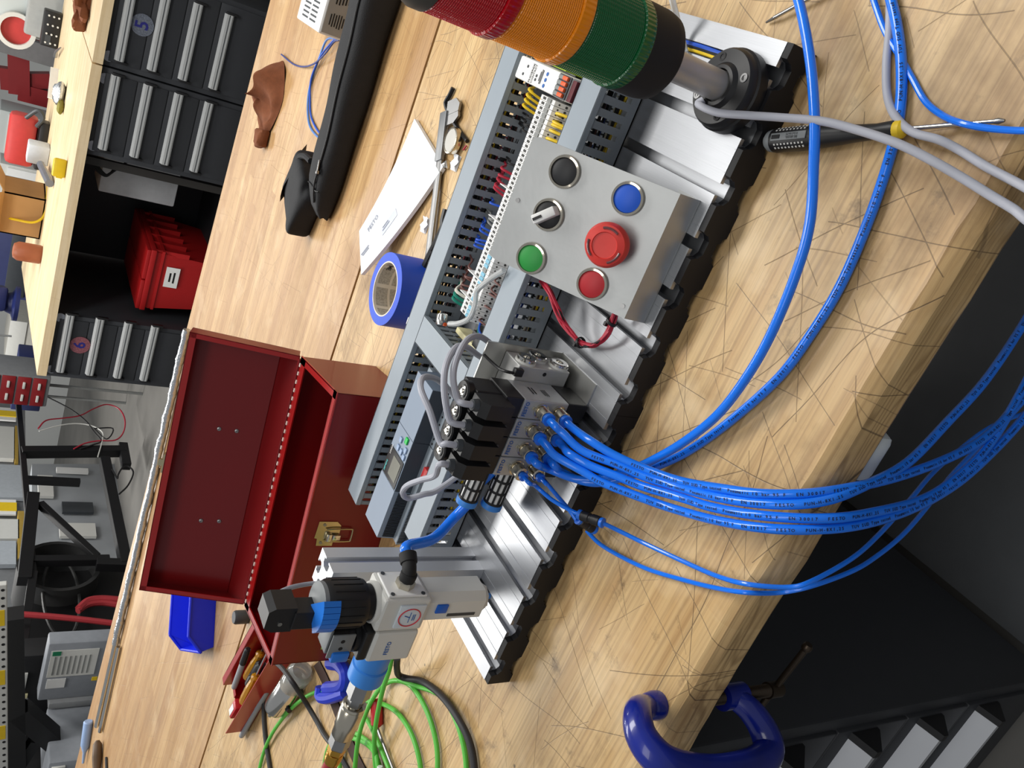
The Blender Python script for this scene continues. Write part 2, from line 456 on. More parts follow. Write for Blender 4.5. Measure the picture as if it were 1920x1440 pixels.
# fine raised ribs along each tongue
rib = obj('rib', MB().bb(0.0395, 0.0402, 0.001, 0.349, 0.0298, 0.0303), ALU, plate)
for k in range(1, 26):
    dup(rib, ((k // 2) * 0.05 + (0.0203 if k % 2 else 0), 0, 0), plate)
def cap_outline(x0, ks):
    t, b = [], []
    for k in ks:
        c = 0.025 + 0.05 * k
        t += [(c - 0.013, 0.0295), (c - 0.0108, 0.0245), (c - 0.0108, 0.0225), (c - 0.006, 0.0185), (c + 0.006, 0.0185), (c + 0.0108, 0.0225), (c + 0.0108, 0.0245), (c + 0.013, 0.0295)]
        b += [(c - 0.0135, 0.0005), (c - 0.0110, 0.0045), (c - 0.0080, 0.0045), (c - 0.0062, 0.0080), (c + 0.0062, 0.0080), (c + 0.0080, 0.0045), (c + 0.0110, 0.0045), (c + 0.0135, 0.0005)]
    x1 = x0 + 0.35
    return [(x0, 0.0005), (x0, 0.0295)] + t + [(x1, 0.0295), (x1, 0.0005)] + b[::-1]
for x0, ks in ((0.0005, range(0, 7)), (0.3502, range(7, 14))):
    obj('end_cap', MB().prism(cap_outline(x0, ks), (0, -0.0002, 0), X_, Z_, 0.007), CAPBLACK, plate, smooth=False)
    obj('end_cap', MB().prism(cap_outline(x0, ks), (0, 0.3572, 0), X_, Z_, 0.007), CAPBLACK, plate, smooth=False)

# ---------------------------------------------------------------- wiring ducts
def duct(label, x0, x1, y0, y1, alongx, wires, seed):
    t = thing('wiring_duct', label, 'cable duct', ((x0 + x1) / 2, (y0 + y1) / 2, PZ))
    rnd = random.Random(seed)
    def B(mb, a0, a1, b0, b1, z0, z1, bev=0):
        if alongx: mb.bb(a0, a1, b0, b1, z0, z1, bev)
        else: mb.bb(b0, b1, a0, a1, z0, z1, bev)
    A0, A1, B0, B1 = (x0, x1, y0, y1) if alongx else (y0, y1, x0, x1)
    mb = MB(); B(mb, A0, A1, B0, B1, PZ, PZ + 0.0015); obj('duct_base', mb, DUCT, t)
    for b0, b1 in ((B0, B0 + 0.0016), (B1 - 0.0016, B1)):
        mb = MB()
        B(mb, A0, A1, b0, b1, PZ, 0.0405); B(mb, A0, A1, b0, b1, 0.0735, 0.0795)
        n = int((A1 - A0) / 0.0125); s0 = A0 + ((A1 - A0) - n * 0.0125) / 2
        B(mb, A0, s0 + 0.0037, b0, b1, 0.0405, 0.0735); B(mb, A1 - (s0 - A0) - 0.0037, A1, b0, b1, 0.0405, 0.0735)
        for i in range(n):
            c = s0 + i * 0.0125
            if i: B(mb, c - 0.0037, c + 0.0037, b0, b1, 0.0405, 0.0735)
            m = c + 0.00625
            B(mb, m - 0.0026, m - 0.0009, b0, b1, 0.0572, 0.0592); B(mb, m + 0.0009, m + 0.0026, b0, b1, 0.0572, 0.0592)
            B(mb, m - 0.0026, m - 0.0014, b0, b1, 0.0722, 0.0735); B(mb, m + 0.0014, m + 0.0026, b0, b1, 0.0722, 0.0735)
        obj('slotted_wall', mb, DUCT, t, smooth=False)
    mb = MB(); B(mb, A0, A1, B0 - 0.001, B1 + 0.001, 0.0788, 0.0805)
    for b0, b1 in ((B0 - 0.0012, B0 - 0.0001), (B1 + 0.0001, B1 + 0.0012)): B(mb, A0, A1, b0, b1, 0.0745, 0.0805)
    obj('lid', mb, DUCTLID, t, smooth=False)
    for i, m in enumerate(wires):
        b = B0 + 0.006 + (B1 - B0 - 0.012) * rnd.random(); z = 0.036 + 0.030 * rnd.random()
        pts = []
        for j in range(9):
            a = A0 + 0.01 + (A1 - A0 - 0.02) * j / 8
            q = (b + rnd.uniform(-0.004, 0.004), z + rnd.uniform(-0.006, 0.006))
            pts.append((a, q[0], q[1]) if alongx else (q[0], a, q[1]))
        obj('wire', MB().tube(pts, 0.0013, 6, 4), m, t)
    return t
duct('long grey slotted wiring duct along the rear edge of the plate', 0.001, 0.655, 0.3165, 0.3505, True, [YEL, BLACK_M, BLWIRE, RWIRE, BRWIRE, BLACK_M, BLACK_M, BLACK_M, BLACK_M, BRWIRE, BLACK_M, BLACK_M], 1)
duct('grey slotted wiring duct in front of the terminal row', 0.062, 0.648, 0.1462, 0.1805, True, [YEL, YEL, BLACK_M, BLWIRE, BLACK_M, YEL, BLACK_M, BRWIRE, BLACK_M, BLACK_M, WWIRE], 2)
duct('short grey wiring duct crossing between the two long ducts', 0.2535, 0.289, 0.182, 0.315, False, [BRWIRE, BLACK_M, YEL], 3)

# ---------------------------------------------------------------- DIN rail
YR = 0.2485
mb = MB()
for a0, a1 in ((0.004, 0.2515), (0.291, 0.64)):
    mb.prism([(-0.0175, 0.0075), (-0.0175, 0.0065), (-0.0125, 0.0065), (-0.0125, 0.0), (0.0125, 0.0), (0.0125, 0.0065), (0.0175, 0.0065), (0.0175, 0.0075), (0.0115, 0.0075), (0.0115, 0.001), (-0.0115, 0.001), (-0.0115, 0.0075)], (a0, YR, PZ), Y_, Z_, a1 - a0)
o = obj('din_rail', mb, STEEL_D, None, smooth=False)
tag(o, 'steel hat rail between the ducts holding controller and terminals', 'rail')

# ---------------------------------------------------------------- logic controller modules
def logic(label, x0, x1):
    t = thing('controller_module', label, 'controller', ((x0 + x1) / 2, YR, PZ + 0.0076))
    z0 = PZ + 0.0076
    obj('base', MB().bb(x0, x1, 0.2035, 0.2935, z0, 0.0555, 0.001), PLCD, t)
    obj('ledge', MB().bb(x0 + 0.0002, x1 - 0.0002, 0.2110, 0.2230, 0.0555, 0.0655, 0.001), DUCTLID, t)
    obj('ledge', MB().bb(x0 + 0.0002, x1 - 0.0002, 0.2760, 0.2880, 0.0555, 0.0655, 0.001), DUCTLID, t)
    return t
def raised(t, x0, x1, m=None):
    return obj('front_face', MB().prism([(0.2225, 0.0555), (0.2255, 0.0865), (0.2725, 0.0865), (0.2755, 0.0555)], (x0 + 0.0002, 0, 0), Y_, Z_, x1 - x0 - 0.0004), m or PLCG, t, smooth=False)
# power module with vent slits
t = logic('blue-grey power module with black vent slits at the left end of the rail', 0.0175, 0.0888)
raised(t, 0.0175, 0.0888)
v = obj('vent_slit', MB().box((0.021, 0.2236, 0.0705), (0.0010, 0.0016, 0.020), Matrix.Rotation(math.radians(-5.5), 3, 'X')), BLACK_M, t)
for i in range(1, 30): dup(v, (i * 0.00225, 0, 0), t)
v = obj('vent_slit', MB().bb(0.0205, 0.0215, 0.2105, 0.2116, 0.0405, 0.0648), BLACK_M, t)
for i in range(1, 30): dup(v, (i * 0.00225, 0, 0), t)
obj('ledge_skirt', MB().bb(0.0177, 0.0886, 0.2112, 0.2125, 0.0385, 0.0655), PLCG, t)
# display module
t = logic('blue-grey logic controller with small screen and green key', 0.0892, 0.1612)
raised(t, 0.0892, 0.1612)
obj('slate_band', MB().quad((0.0894, 0.2222, 0.0560), (0.1610, 0.2222, 0.0560), (0.1610, 0.2250, 0.0860), (0.0894, 0.2250, 0.0860), -0.0006), PLCD, t)
bez = obj('display_bezel', MB().bb(0.0905, 0.1290, 0.2268, 0.2716, 0.0862, 0.0874, 0.0004), BLACK, t)
obj('screen', MB().bb(0.0965, 0.1235, 0.2315, 0.2545, 0.0872, 0.0878), M('lcd_olive', (104, 104, 92), 0.25), bez)
obj('printed_text', MB().text('LOGO!', (0.1255, 0.2655, 0.0876), X_, Y_, 0.0042, True), WHITE, bez)
obj('printed_text', MB().text('SIEMENS', (0.1015, 0.2655, 0.0876), X_, Y_, 0.0042, True), M('teal_ink', (70, 190, 190), 0.5), bez)
for kx, ky in ((0.1365, 0.2525), (0.1475, 0.2525), (0.1365, 0.2425), (0.1440, 0.2335), (0.1345, 0.2325)):
    obj('key', MB().bb(kx - 0.0036, kx + 0.0036, ky - 0.0033, ky + 0.0033, 0.0864, 0.0886, 0.0008), M('pale_key', (150, 170, 200), 0.4), t)
obj('key', MB().bb(0.1505, 0.1590, 0.2350, 0.2420, 0.0864, 0.0888, 0.0008), M('green_key', (28, 190, 78), 0.4), t)
obj('red_plug', MB().bb(0.121, 0.138, 0.199, 0.2110, 0.0565, 0.069, 0.0015).bb(0.125, 0.134, 0.193, 0.2, 0.058, 0.066, 0.001), M('red_plug', (176, 34, 36), 0.45), t)
# expansion module
t = logic('blue-grey expansion module next to the crossing duct', 0.1617, 0.2345)
raised(t, 0.1617, 0.2345)
obj('slate_band', MB().quad((0.1619, 0.2222, 0.0560), (0.2343, 0.2222, 0.0560), (0.2343, 0.2250, 0.0860), (0.1619, 0.2250, 0.0860), -0.0006), PLCD, t)
h = obj('terminal_hole', MB().cyl((0.1665, 0.217, 0.0652), (0.1665, 0.217, 0.0660), 0.0014, n=10), BLACK_M, t)
for i in range(1, 10): dup(h, (i * 0.0068 + (0.004 if i > 4 else 0), 0, 0), t)
for i in range(5):
    a = 0.166 + i * 0.011
    obj('wire', MB().tube([(a, 0.2115, 0.05), (a + 0.002, 0.199, 0.062), (a + 0.004, 0.190, 0.060), (a + 0.003, 0.181, 0.05)], 0.0013, 6), RWIRE if i % 2 == 0 else YEL, t)
    obj('ferrule', MB().cyl((a, 0.2125, 0.049), (a + 0.0012, 0.2035, 0.0565), 0.002, n=8), RWIRE, t)

# ---------------------------------------------------------------- terminal row
NT, TP, TX = 49, 0.00528, 0.3245
ts = thing('terminal_strip', 'long row of white terminal blocks with coloured wires on the rail', 'terminal strip', (TX + NT * TP / 2, YR, PZ + 0.0076))
tz = PZ + 0.0076
body = MB().prism([(-0.0245, 0), (-0.0245, 0.0125), (-0.0150, 0.0290), (0.0150, 0.0290), (0.0245, 0.0125), (0.0245, 0)], (TX, YR, tz), Y_, Z_, TP - 0.0005)
tb = obj('terminal_block', body, WHITE, ts, smooth=False)
hm = MB()
for s in (-1, 1):
    nrm = V((0, s * 0.0165, 0.0095)).normalized()
    for f in (0.30, 0.72):
        p = V((TX + TP / 2 - 0.0003, YR + s * (0.0245 - 0.0095 * f), tz + 0.0125 + 0.0165 * f))
        hm.cyl(p - nrm * 0.0003, p + nrm * 0.0002, 0.0015 if f < 0.5 else 0.0011, n=8)
hm.bb(TX + 0.001, TX + TP - 0.0015, YR + 0.004, YR + 0.010, tz + 0.0288, tz + 0.0292)
obj('wire_entry', hm, M('dark_hole', (62, 62, 60), 0.7), tb, 'stuff')
def marker(i, m):
    x = TX + i * TP
    obj('marker', MB().bb(x + 0.0004, x + TP - 0.0009, YR - 0.0085, YR - 0.0005, tz + 0.0288, tz + 0.0303), m, ts)
for i in range(1, NT): dup(tb, (i * TP, 0, 0), ts)
LB = M('sky_blue_plastic', (120, 180, 205), 0.5); MG = M('mid_grey_plastic', (128, 130, 128), 0.5)
for i in range(NT): marker(i, LB if i < 16 and i % 4 != 3 else MG)
for i in (4, 9, 22, 29):
    x = TX + i * TP
    obj('end_stop', MB().bb(x - 0.0006, x + 0.0006, YR - 0.02, YR + 0.026, tz + 0.004, tz + 0.0325, 0.0004), WHITE, ts)
def twire(i, m, back=True, lift=0.012, r=0.0013, sh=0.0):
    x = TX + (i + 0.5) * TP; s = 1 if back else -1
    a = V((x, YR + s * 0.0195, tz + 0.019)); b = V((x + sh, YR + s * 0.031, tz + 0.024 + lift)); c = V((x + sh * 1.6, YR + s * 0.050, tz + 0.014 + lift * 0.5)); d = V((x + sh * 2, YR + s * 0.0665, tz + 0.012))
    if not back: c = V((x + sh * 1.4, YR - 0.050, tz + 0.022)); d = V((x + sh * 1.5, YR - 0.0675, tz + 0.013))
    obj('wire', MB().tube([a, b, c, d], r, 6, 5), m, ts)
rr = random.Random(5)
for i in (44, 45, 46, 47): twire(i, YEL, True, 0.012, 0.0015, rr.uniform(0.002, 0.006))
for i in (40, 41, 42, 43): twire(i, BLACK_M, True, 0.002, 0.0013, rr.uniform(-0.003, 0.003))
for i in (33,): twire(i, BLACK_M, True, 0.004)
for i in (26, 27, 28, 30, 31): twire(i, RWIRE, True, 0.010, 0.0015, rr.uniform(-0.001, 0.006))
for i in (24, 18, 17, 16, 15, 14): twire(i, BLWIRE, True, 0.008, 0.0013, rr.uniform(-0.004, 0.007))
for i in (19, 20, 21): twire(i, MG, True, 0.002, 0.0012, rr.uniform(-0.004, 0.004))
for i in (8, 7, 6, 5, 4, 3): twire(i, BRWIRE, True, 0.005, 0.0013, rr.uniform(-0.004, 0.006))
for i, m in ((2, WWIRE), (1, GNWIRE), (0, GNWIRE)): twire(i, m, True, 0.010, 0.002, 0.004)
for i in range(35, 48): 
    if i % 5 != 2: twire(i, YEL, False, 0.008, 0.0016, rr.uniform(-0.002, 0.003))
for i in (1, 4, 7, 9, 11): twire(i, BRWIRE, False, 0.004, 0.0013, rr.uniform(-0.006, 0.004))
for i, m in ((0, GNWIRE), (0.5, BLWIRE)): twire(i, m, False, 0.0, 0.0013, -0.008)

# plastic-wrapped lead looped at the left end of the terminals
CLR = M('clear_plastic', (232, 234, 234), 0.2, 0, 0.03, trans=0.55)
t = thing('plastic_sleeve', 'clear plastic sleeve with a silver connector bent over the terminal row', 'sleeve', P(875, 600, z=0.07))
k3 = lambda x, y, z: P(780 + x / 6.857, 460 + y / 6.857, z=z)
obj('sleeve', MB().tube([k3(1130, 320, 0.086), k3(960, 430, 0.088), k3(790, 580, 0.088), k3(760, 760, 0.088), k3(690, 930, 0.086), k3(560, 1000, 0.084), k3(430, 1010, 0.084)], 0.0032, 10), CLR, t)
obj('connector', MB().box(k3(330, 950, 0.084), (0.014, 0.012, 0.010), rz(0.5), 0.002), STEEL, t)
obj('pin', MB().cyl(k3(380, 1020, 0.082), k3(350, 1010, 0.082), 0.0022, n=8), M('orange_plastic', (226, 92, 40), 0.5), t)
o = obj('relay_socket', MB().bb(0.301, 0.319, 0.205, 0.222, PZ, 0.062, 0.001).bb(0.303, 0.313, 0.222, 0.24, PZ, 0.055, 0.001), BLACK)
tag(o, 'small black socket at the left end of the terminal row', 'socket')
o = obj('end_clamp', MB().bb(0.293, 0.3005, 0.212, 0.272, PZ + 0.0078, 0.058, 0.0015), M('cream_plastic', (222, 214, 168), 0.5))
tag(o, 'cream plastic rail clamp beside the crossing duct', 'clamp')

# ---------------------------------------------------------------- coupler at the right end of the rail
t = thing('fieldbus_module', 'white bus coupler with orange levers at the right end of the rail', 'electronic module', (0.6, YR, PZ + 0.0076))
obj('housing', MB().bb(0.5873, 0.6112, 0.190, 0.302, PZ + 0.0076, 0.0845, 0.0025), WHITE, t)
obj('lever_field', MB().bb(0.5880, 0.6105, 0.1905, 0.2135, 0.0846, 0.0856), DGREY, t)
for i in range(4):
    obj('orange_lever', MB().bb(0.5893 + i * 0.0054, 0.5934 + i * 0.0054, 0.1935, 0.2030, 0.0852, 0.0885, 0.0008), M('orange_plastic', (226, 92, 40), 0.5), t)
    obj('grey_lever', MB().bb(0.5893 + i * 0.0054, 0.5934 + i * 0.0054, 0.2045, 0.2125, 0.0852, 0.0872, 0.0006), MG, t)
obj('printed_text', MB().text('PHOENIX', (0.5985, 0.268, 0.0847), X_, Y_, 0.0046, True).text('CONTACT', (0.5985, 0.2632, 0.0847), X_, Y_, 0.0040, True).bars((0.599, 0.248, 0.0846), X_, Y_, 0.016, 0.0010, 3, 1), INK, t)
for a, b in ((0.594, 0.285), (0.603, 0.280), (0.594, 0.257), (0.598, 0.257)):
    obj('indicator', MB().cyl((a, b, 0.0845), (a, b, 0.0850), 0.0016, n=10), DGREY, t)
for i in range(3): obj('blue_mark', MB().cyl((0.592 + i * 0.006, 0.2375, 0.0845), (0.592 + i * 0.006, 0.2375, 0.0849), 0.0021, n=10), INKB, t)
obj('dark_tag', MB().bb(0.5885, 0.609, 0.1825, 0.1895, 0.070, 0.0835), M('maroon_plastic', (92, 26, 36), 0.5), t)
o = obj('terminal_block', MB().prism([(-0.0245, 0), (-0.0245, 0.0125), (-0.0150, 0.0370), (0.0150, 0.0370), (0.0245, 0.0125), (0.0245, 0)], (0.613, YR - 0.01, tz), Y_, Z_, 0.012), M('earth_yellow_green', (150, 178, 40), 0.5))
tag(o, 'yellow-green earth terminal beside the white bus coupler', 'terminal')

# ---------------------------------------------------------------- push-button panel
pn = thing('push_button_station', 'sloped sheet-aluminium control panel with six push buttons', 'control panel', (0.5, 0.07, PZ))
AXp = V((0.1200, 0.0012, 0)); A0p = V((0.4400, 0.0125, 0.0540)); Bp = V((0.4345, 0.1300, 0.1400))
ex = AXp.normalized(); es = (Bp - A0p) - ex * (Bp - A0p).dot(ex); SL = es.length; es.normalize(); en = ex.cross(es)
def pp(u, s, h=0.0): return A0p + ex * u + (Bp - A0p) * (s / SL) + en * h
th = 0.0018
def sheet(pts):
    return MB().quad(*pts, -th)
r_ = 0.006
poly = [(0, 0), (0.120, 0), (0.120, SL - r_), (0.120 - r_ * 0.3, SL - r_ * 0.3), (0.120 - r_, SL), (r_, SL), (r_ * 0.3, SL - r_ * 0.3), (0, SL - r_)]
sk = (Bp - A0p) / SL
mb = MB(); b0 = len(mb.v)
for d in (0, -th):
    for u, s in poly: mb.v.append(A0p + ex * u + sk * s + en * d)
n_ = len(poly); mb.f.append(tuple(range(n_))); mb.f.append(tuple(n_ + i for i in reversed(range(n_))))
for i in range(n_):
    j = (i + 1) % n_; mb.f.append((i, n_ + i, n_ + j, j))
obj('face_sheet', mb, PANEL, pn, smooth=False)
F0, F1 = A0p, A0p + AXp
mb = MB(); d_ = V((0, -0.0015, -0.0235))
mb.quad(F0 + d_, F1 + d_, F1, F0, -th)
obj('front_skirt', mb, PANEL, pn, smooth=False)
mb = MB().quad(F0 + d_ + V((0, 0.0, 0.0015)), F1 + d_ + V((0, 0, 0.0015)), F1 + d_ + V((0, 0.03, 0.0015)), F0 + d_ + V((0, 0.03, 0.0015)), -th)
obj('foot_flange', mb, PANEL, pn, smooth=False)
G0 = pp(0.004, SL - 0.002, -th); G1 = pp(0.116, SL - 0.002, -th)
mb = MB().quad(V((G0.x, G0.y, PZ)), V((G1.x, G1.y, PZ)), G1, G0, th)
obj('rear_leg', mb, PANEL, pn, smooth=False)
CH = M('polished_bezel', (214, 206, 190), 0.10, 1.0, 0.04)
def bezel(u, s, par, h=0.0038):
    obj('bezel', MB().lathe(pp(u, s), en, [(0.0148, 0), (0.0152, h * 0.5), (0.0146, h), (0.0126, h + 0.0004), (0.0122, h - 0.0012), (0.0122, 0)], 36), CH, par)
def uv_of(p):
    d = p - A0p; s = d.dot(es); u = (d - sk * s).dot(ex); return u, s
spots = {}
for nme, x, y in (('black', 630, 288), ('selector', 510, 612), ('green', 380, 938), ('blue', 1105, 490), ('estop', 950, 845), ('red', 838, 1132)):
    d = ray(900 + x / 4, 250 + y / 4); tt = (A0p + en * 0.003 - CAM).dot(en) / d.dot(en); spots[nme] = uv_of(CAM + d * tt)
for nme, colr in (('black', (26, 27, 30)), ('green', (44, 150, 66)), ('blue', (22, 86, 200)), ('red', (178, 36, 44))):
    u, s = spots[nme]
    b = obj('push_button', MB().lathe(pp(u, s), en, [(0.0122, 0), (0.0122, 0.0030), (0.0116, 0.0034)], 36), M(nme + '_button', colr, 0.45, 0, 0.04), pn)
    b['label'] = nme + ' flat push button'
    bezel(u, s, b)
u, s = spots['selector']
b = obj('selector_switch', MB().lathe(pp(u, s), en, [(0.0122, 0), (0.0122, 0.0030), (0.0116, 0.0034)], 36), BLACK, pn)
b['label'] = 'black rotary selector with white pointer'
bezel(u, s, b)
dr = (sk * 0.72 - ex * 0.70).normalized(); dx = dr.cross(en)
Rm = Matrix((dx, dr, en)).transposed()
obj('grip', MB().box(pp(u, s, 0.009), (0.0085, 0.0235, 0.014), Rm, 0.0012), WHITE, b)
obj('pointer_line', MB().box(pp(u, s, 0.0163) + dr * 0.006, (0.0025, 0.009, 0.0008), Rm), BLACK, b)
u, s = spots['estop']
s -= 0.003; u += 0.003
b = obj('emergency_stop', MB().lathe(pp(u, s), en, [(0.0120, 0), (0.0120, 0.009), (0.0198, 0.011), (0.0202, 0.017), (0.0180, 0.0215), (0.0118, 0.0232), (0.0112, 0.0222), (0.0, 0.0218)], 40), M('signal_red_plastic', (206, 52, 44), 0.42, 0, 0.04), pn)
b['label'] = 'large red mushroom emergency stop'
for k in range(3):
    a0 = -0.48 + k * 2.094; arc = [pp(u, s, 0.0226) + ex * (0.0152 * math.cos(a0 + q * 0.16)) + es * (0.0152 * math.sin(a0 + q * 0.16)) for q in range(7)]
    obj('clear_slot', MB().tube(arc, 0.0012, 6, 3), M('smoky_clear', (110, 70, 72), 0.15), b)
for cx_, cy_ in ((0.060, 0.138), (0.010, 0.006)):
    obj('screw', MB().cyl(pp(cx_, cy_), pp(cx_, cy_, 0.0008), 0.0022, n=12), STEEL_D, pn)

# red wire loom from under the panel to the duct
k4 = lambda x, y, z: P(880 + x / 4, 360 + y / 4, z=z)
t = thing('wire_loom', 'bundle of red wires hanging in a loop below the control panel', 'wires', P(1110, 640, z=PZ))
rl = random.Random(3)
for i in range(7):
    j = lambda: rl.uniform(-0.0028, 0.0028)
    base = [k4(520, 640, 0.058), k4(600, 740, 0.06), k4(660, 900, 0.055), k4(735, 1030, 0.048), k4(835, 1130, 0.042), k4(945, 1140, 0.042), k4(1040, 1060, 0.045), k4(1085, 960, 0.046), k4(1090, 880, 0.05), k4(1060, 780, 0.055)]
    obj('wire', MB().tube([p + V((j(), j(), j() * 0.8)) for p in base], 0.0014, 6, 5), RWIRE if i != 5 else BLACK_M, t)
for x, y, z in ((835, 1130, 0.042), (1068, 975, 0.0455)):
    c = k4(x, y, z); nx = k4(x + 60, y - 20 if x < 900 else y - 80, z) - c
    obj('cable_tie', MB().lathe(c - nx.normalized() * 0.0016, nx, [(0.0048, 0), (0.0058, 0), (0.0058, 0.0032), (0.0048, 0.0032)], 14, close=True).box(c + V((-0.004, 0.003, 0.003)), (0.004, 0.003, 0.004)), BLACK, t)
# ---------------------------------------------------------------- valve island
vm = thing('valve_manifold', 'bank of four black and silver solenoid valves on an aluminium manifold', 'valve bank', (0.3, 0.08, PZ))
SHEET = M('thin_bright_sheet', (200, 200, 196), 0.3, 0.9, 0.05)
obj('bracket', MB().bb(0.228, 0.3600, 0.1000, 0.1016, PZ, 0.124).bb(0.228, 0.3600, 0.034, 0.1016, PZ, PZ + 0.0016), SHEET, vm, smooth=False)
MAN = M('bead_blasted_aluminium', (190, 190, 188), 0.45, 0.6, 0.05, 60)
obj('manifold_block', MB().bb(0.238, 0.3530, 0.0690, 0.0995, 0.0385, 0.1005, 0.001), MAN, vm, smooth=False)
obj('port_hole', MB().cyl((0.3470, 0.0692, 0.068), (0.3470, 0.0688, 0.068), 0.0022, n=12), BLACK_M, vm)
for y, z in ((0.0800, 0.0880), (0.0900, 0.0690), (0.0800, 0.0475)):
    pg = obj('port_plug', MB().lathe((0.354, y, z), X_, [(0.0098, 0), (0.0098, 0.0038), (0.0090, 0.0046), (0.0042, 0.0042), (0.0040, 0.0015), (0, 0.0015)], 20), STEEL, vm)
    obj('seal', MB().cyl((0.3525, y, z), (0.3550, y, z), 0.0108, n=20), OFFW, pg)
VB = [0.2505, 0.2724, 0.2943, 0.3160, 0.3375]
SILV = M('silver_die_cast', (176, 178, 180), 0.4, 0.5, 0.05, 80)
tube_starts = {}
for i in range(4):
    x0, x1 = VB[i] + 0.0003, VB[i + 1] - 0.0003; xc = (x0 + x1) / 2
    v = obj('valve', MB().bb(x0, x1, 0.0300, 0.0685, 0.0560, 0.1085, 0.0012), SILV, vm, smooth=False)
    obj('end_cap', MB().bb(x0, x1, 0.0310, 0.0680, 0.0315, 0.0560, 0.0010), BLACK, v, smooth=False)
    obj('pilot_block', MB().bb(x0, x1, 0.0310, 0.0680, 0.1085, 0.1285, 0.0010), BLACK, v, smooth=False)
    obj('coil', MB().bb(x0 + 0.0022, x1 - 0.0022, 0.0390, 0.0680, 0.1285, 0.1560, 0.0015), BLACK, v, smooth=False)
    obj('plug_connector', MB().prism([(0.0150, 0.1270), (0.0150, 0.1530), (0.0210, 0.1600), (0.0370, 0.1600), (0.0385, 0.1270)], (x0 + 0.0028, 0, 0), Y_, Z_, x1 - x0 - 0.0056), BLACK, v, smooth=False)
    obj('plug_collar', MB().cyl((xc, 0.0270, 0.1595), (xc, 0.0270, 0.1650), 0.0062, 0.0052), DGREY, v)
    obj('coil_nut', MB().lathe((xc, 0.0520, 0.1560), Z_, [(0.0105, 0), (0.0108, 0.006), (0.0098, 0.0075), (0.0062, 0.0065)], 26), BLACK, v)
    obj('armature_tip', MB().lathe((xc, 0.0520, 0.1620), Z_, [(0.0060, 0), (0.0060, 0.0015), (0.0046, 0.0022), (0.0044, 0.0010), (0.0024, 0.0010), (0.0022, 0.0026), (0, 0.0026)], 20), STEEL, v)
    obj('printed_text', MB().text('FESTO', (xc, 0.0300, 0.1035), X_, Z_, 0.0056, True), INKB, v)
    if i == 3: obj('printed_text', MB().bars((x1 + 0.0001, 0.049, 0.090), Y_, Z_, 0.020, 0.0016, 2, 4).bars((x1 + 0.0001, 0.047, 0.076), Y_, Z_, 0.014, 0.0010, 3, 5), INK, v)
    obj('override_screw', MB().cyl((xc + 0.002, 0.0300, 0.0955), (xc + 0.002, 0.0293, 0.0955), 0.0018, n=10), STEEL, v)
    obj('override_screw', MB().cyl((xc, 0.0310, 0.1180), (xc, 0.0303, 0.1180), 0.0022, n=10), DGREY, v)
    for nm, z in (('a', 0.0860), ('b', 0.0655)):
        big = i > 0
        r = 0.0068 if big else 0.0072
        f = obj('push_fitting', MB().lathe((xc, 0.0300, z), -Y_, [(r + 0.0012, 0), (r + 0.0012, 0.0015), (r - 0.001, 0.002), (r - 0.001, 0.0035), (r, 0.004), (r, 0.0125), (r - 0.0012, 0.0132)], 20), NICKEL, v)
        rb = 0.0064 if big else 0.0046
        obj('release_ring', MB().lathe((xc, 0.0172, z), -Y_, [(rb - 0.001, 0), (rb - 0.001, 0.002), (rb, 0.0022), (rb, 0.0048), (rb - 0.002, 0.0052)], 20), M('release_ring_blue', (30, 110, 222), 0.35), f)
        tube_starts[(i, nm)] = V((xc, 0.0150, z))
# silencers and the supply tube on the left end
for y, z in ((0.084, 0.0850), (0.079, 0.0560)):
    s_ = obj('silencer', MB().lathe((0.238, y, z), -X_, [(0.0085, 0), (0.0085, 0.006), (0.0096, 0.008), (0.0096, 0.052)], 20), WHITE, vm)
    cg = MB()
    for k in range(10):
        a = 2 * PI * k / 10; p = V((0, 0.0100 * math.cos(a), 0.0100 * math.sin(a)))
        cg.box((0.206, y + p.y, z + p.z), (0.048, 0.0022, 0.0022), Matrix.Rotation(a, 3, 'X'))
    for xx in (0.228, 0.2135, 0.199, 0.1845): cg.lathe((xx, y, z), X_, [(0.0098, 0), (0.0111, 0), (0.0111, 0.0022), (0.0098, 0.0022)], 20, close=True)
    obj('cage', cg, BLACK, s_)
    obj('blue_end', MB().lathe((0.1845, y, z), -X_, [(0.0112, 0), (0.0118, 0.001), (0.0118, 0.0065), (0.0100, 0.0072), (0.0092, 0.0040), (0, 0.0040)], 22), FBLUE, s_)

# black plug cables: grey leads looping off the valve connectors
z5 = lambda x, y: (780 + x / 4.235, 620 + y / 4.235)
def grey_lead(label, pts, r=0.0031):
    o = obj('grey_lead', MB().tube(pts, r, 10, 8), GCABLE); tag(o, label, 'cable', 'grey leads of the valve plugs'); return o
def plugtop(i): return V(((VB[i] + VB[i + 1]) / 2, 0.0270, 0.1640))
def q5(x, y, Y): return P(*z5(x, y), Y=Y)
grey_lead('grey lead on the rightmost valve plug, tallest arch toward the manifold', [plugtop(3), plugtop(3) + V((0, 0.001, 0.010)), q5(330, 540, 0.034), q5(295, 380, 0.044), q5(320, 230, 0.056), q5(400, 80, 0.075), q5(500, 45, 0.095), q5(600, 110, 0.125), (0.335, 0.14, 0.084), (0.332, 0.150, 0.06)])
grey_lead('grey lead on the second valve plug from the right, arching back', [plugtop(2), plugtop(2) + V((0, 0.001, 0.010)), q5(260, 690, 0.032), q5(225, 480, 0.04), q5(235, 290, 0.052), q5(310, 140, 0.072), q5(400, 130, 0.092), q5(500, 200, 0.115), (0.322, 0.13, 0.084), (0.318, 0.150, 0.06)])
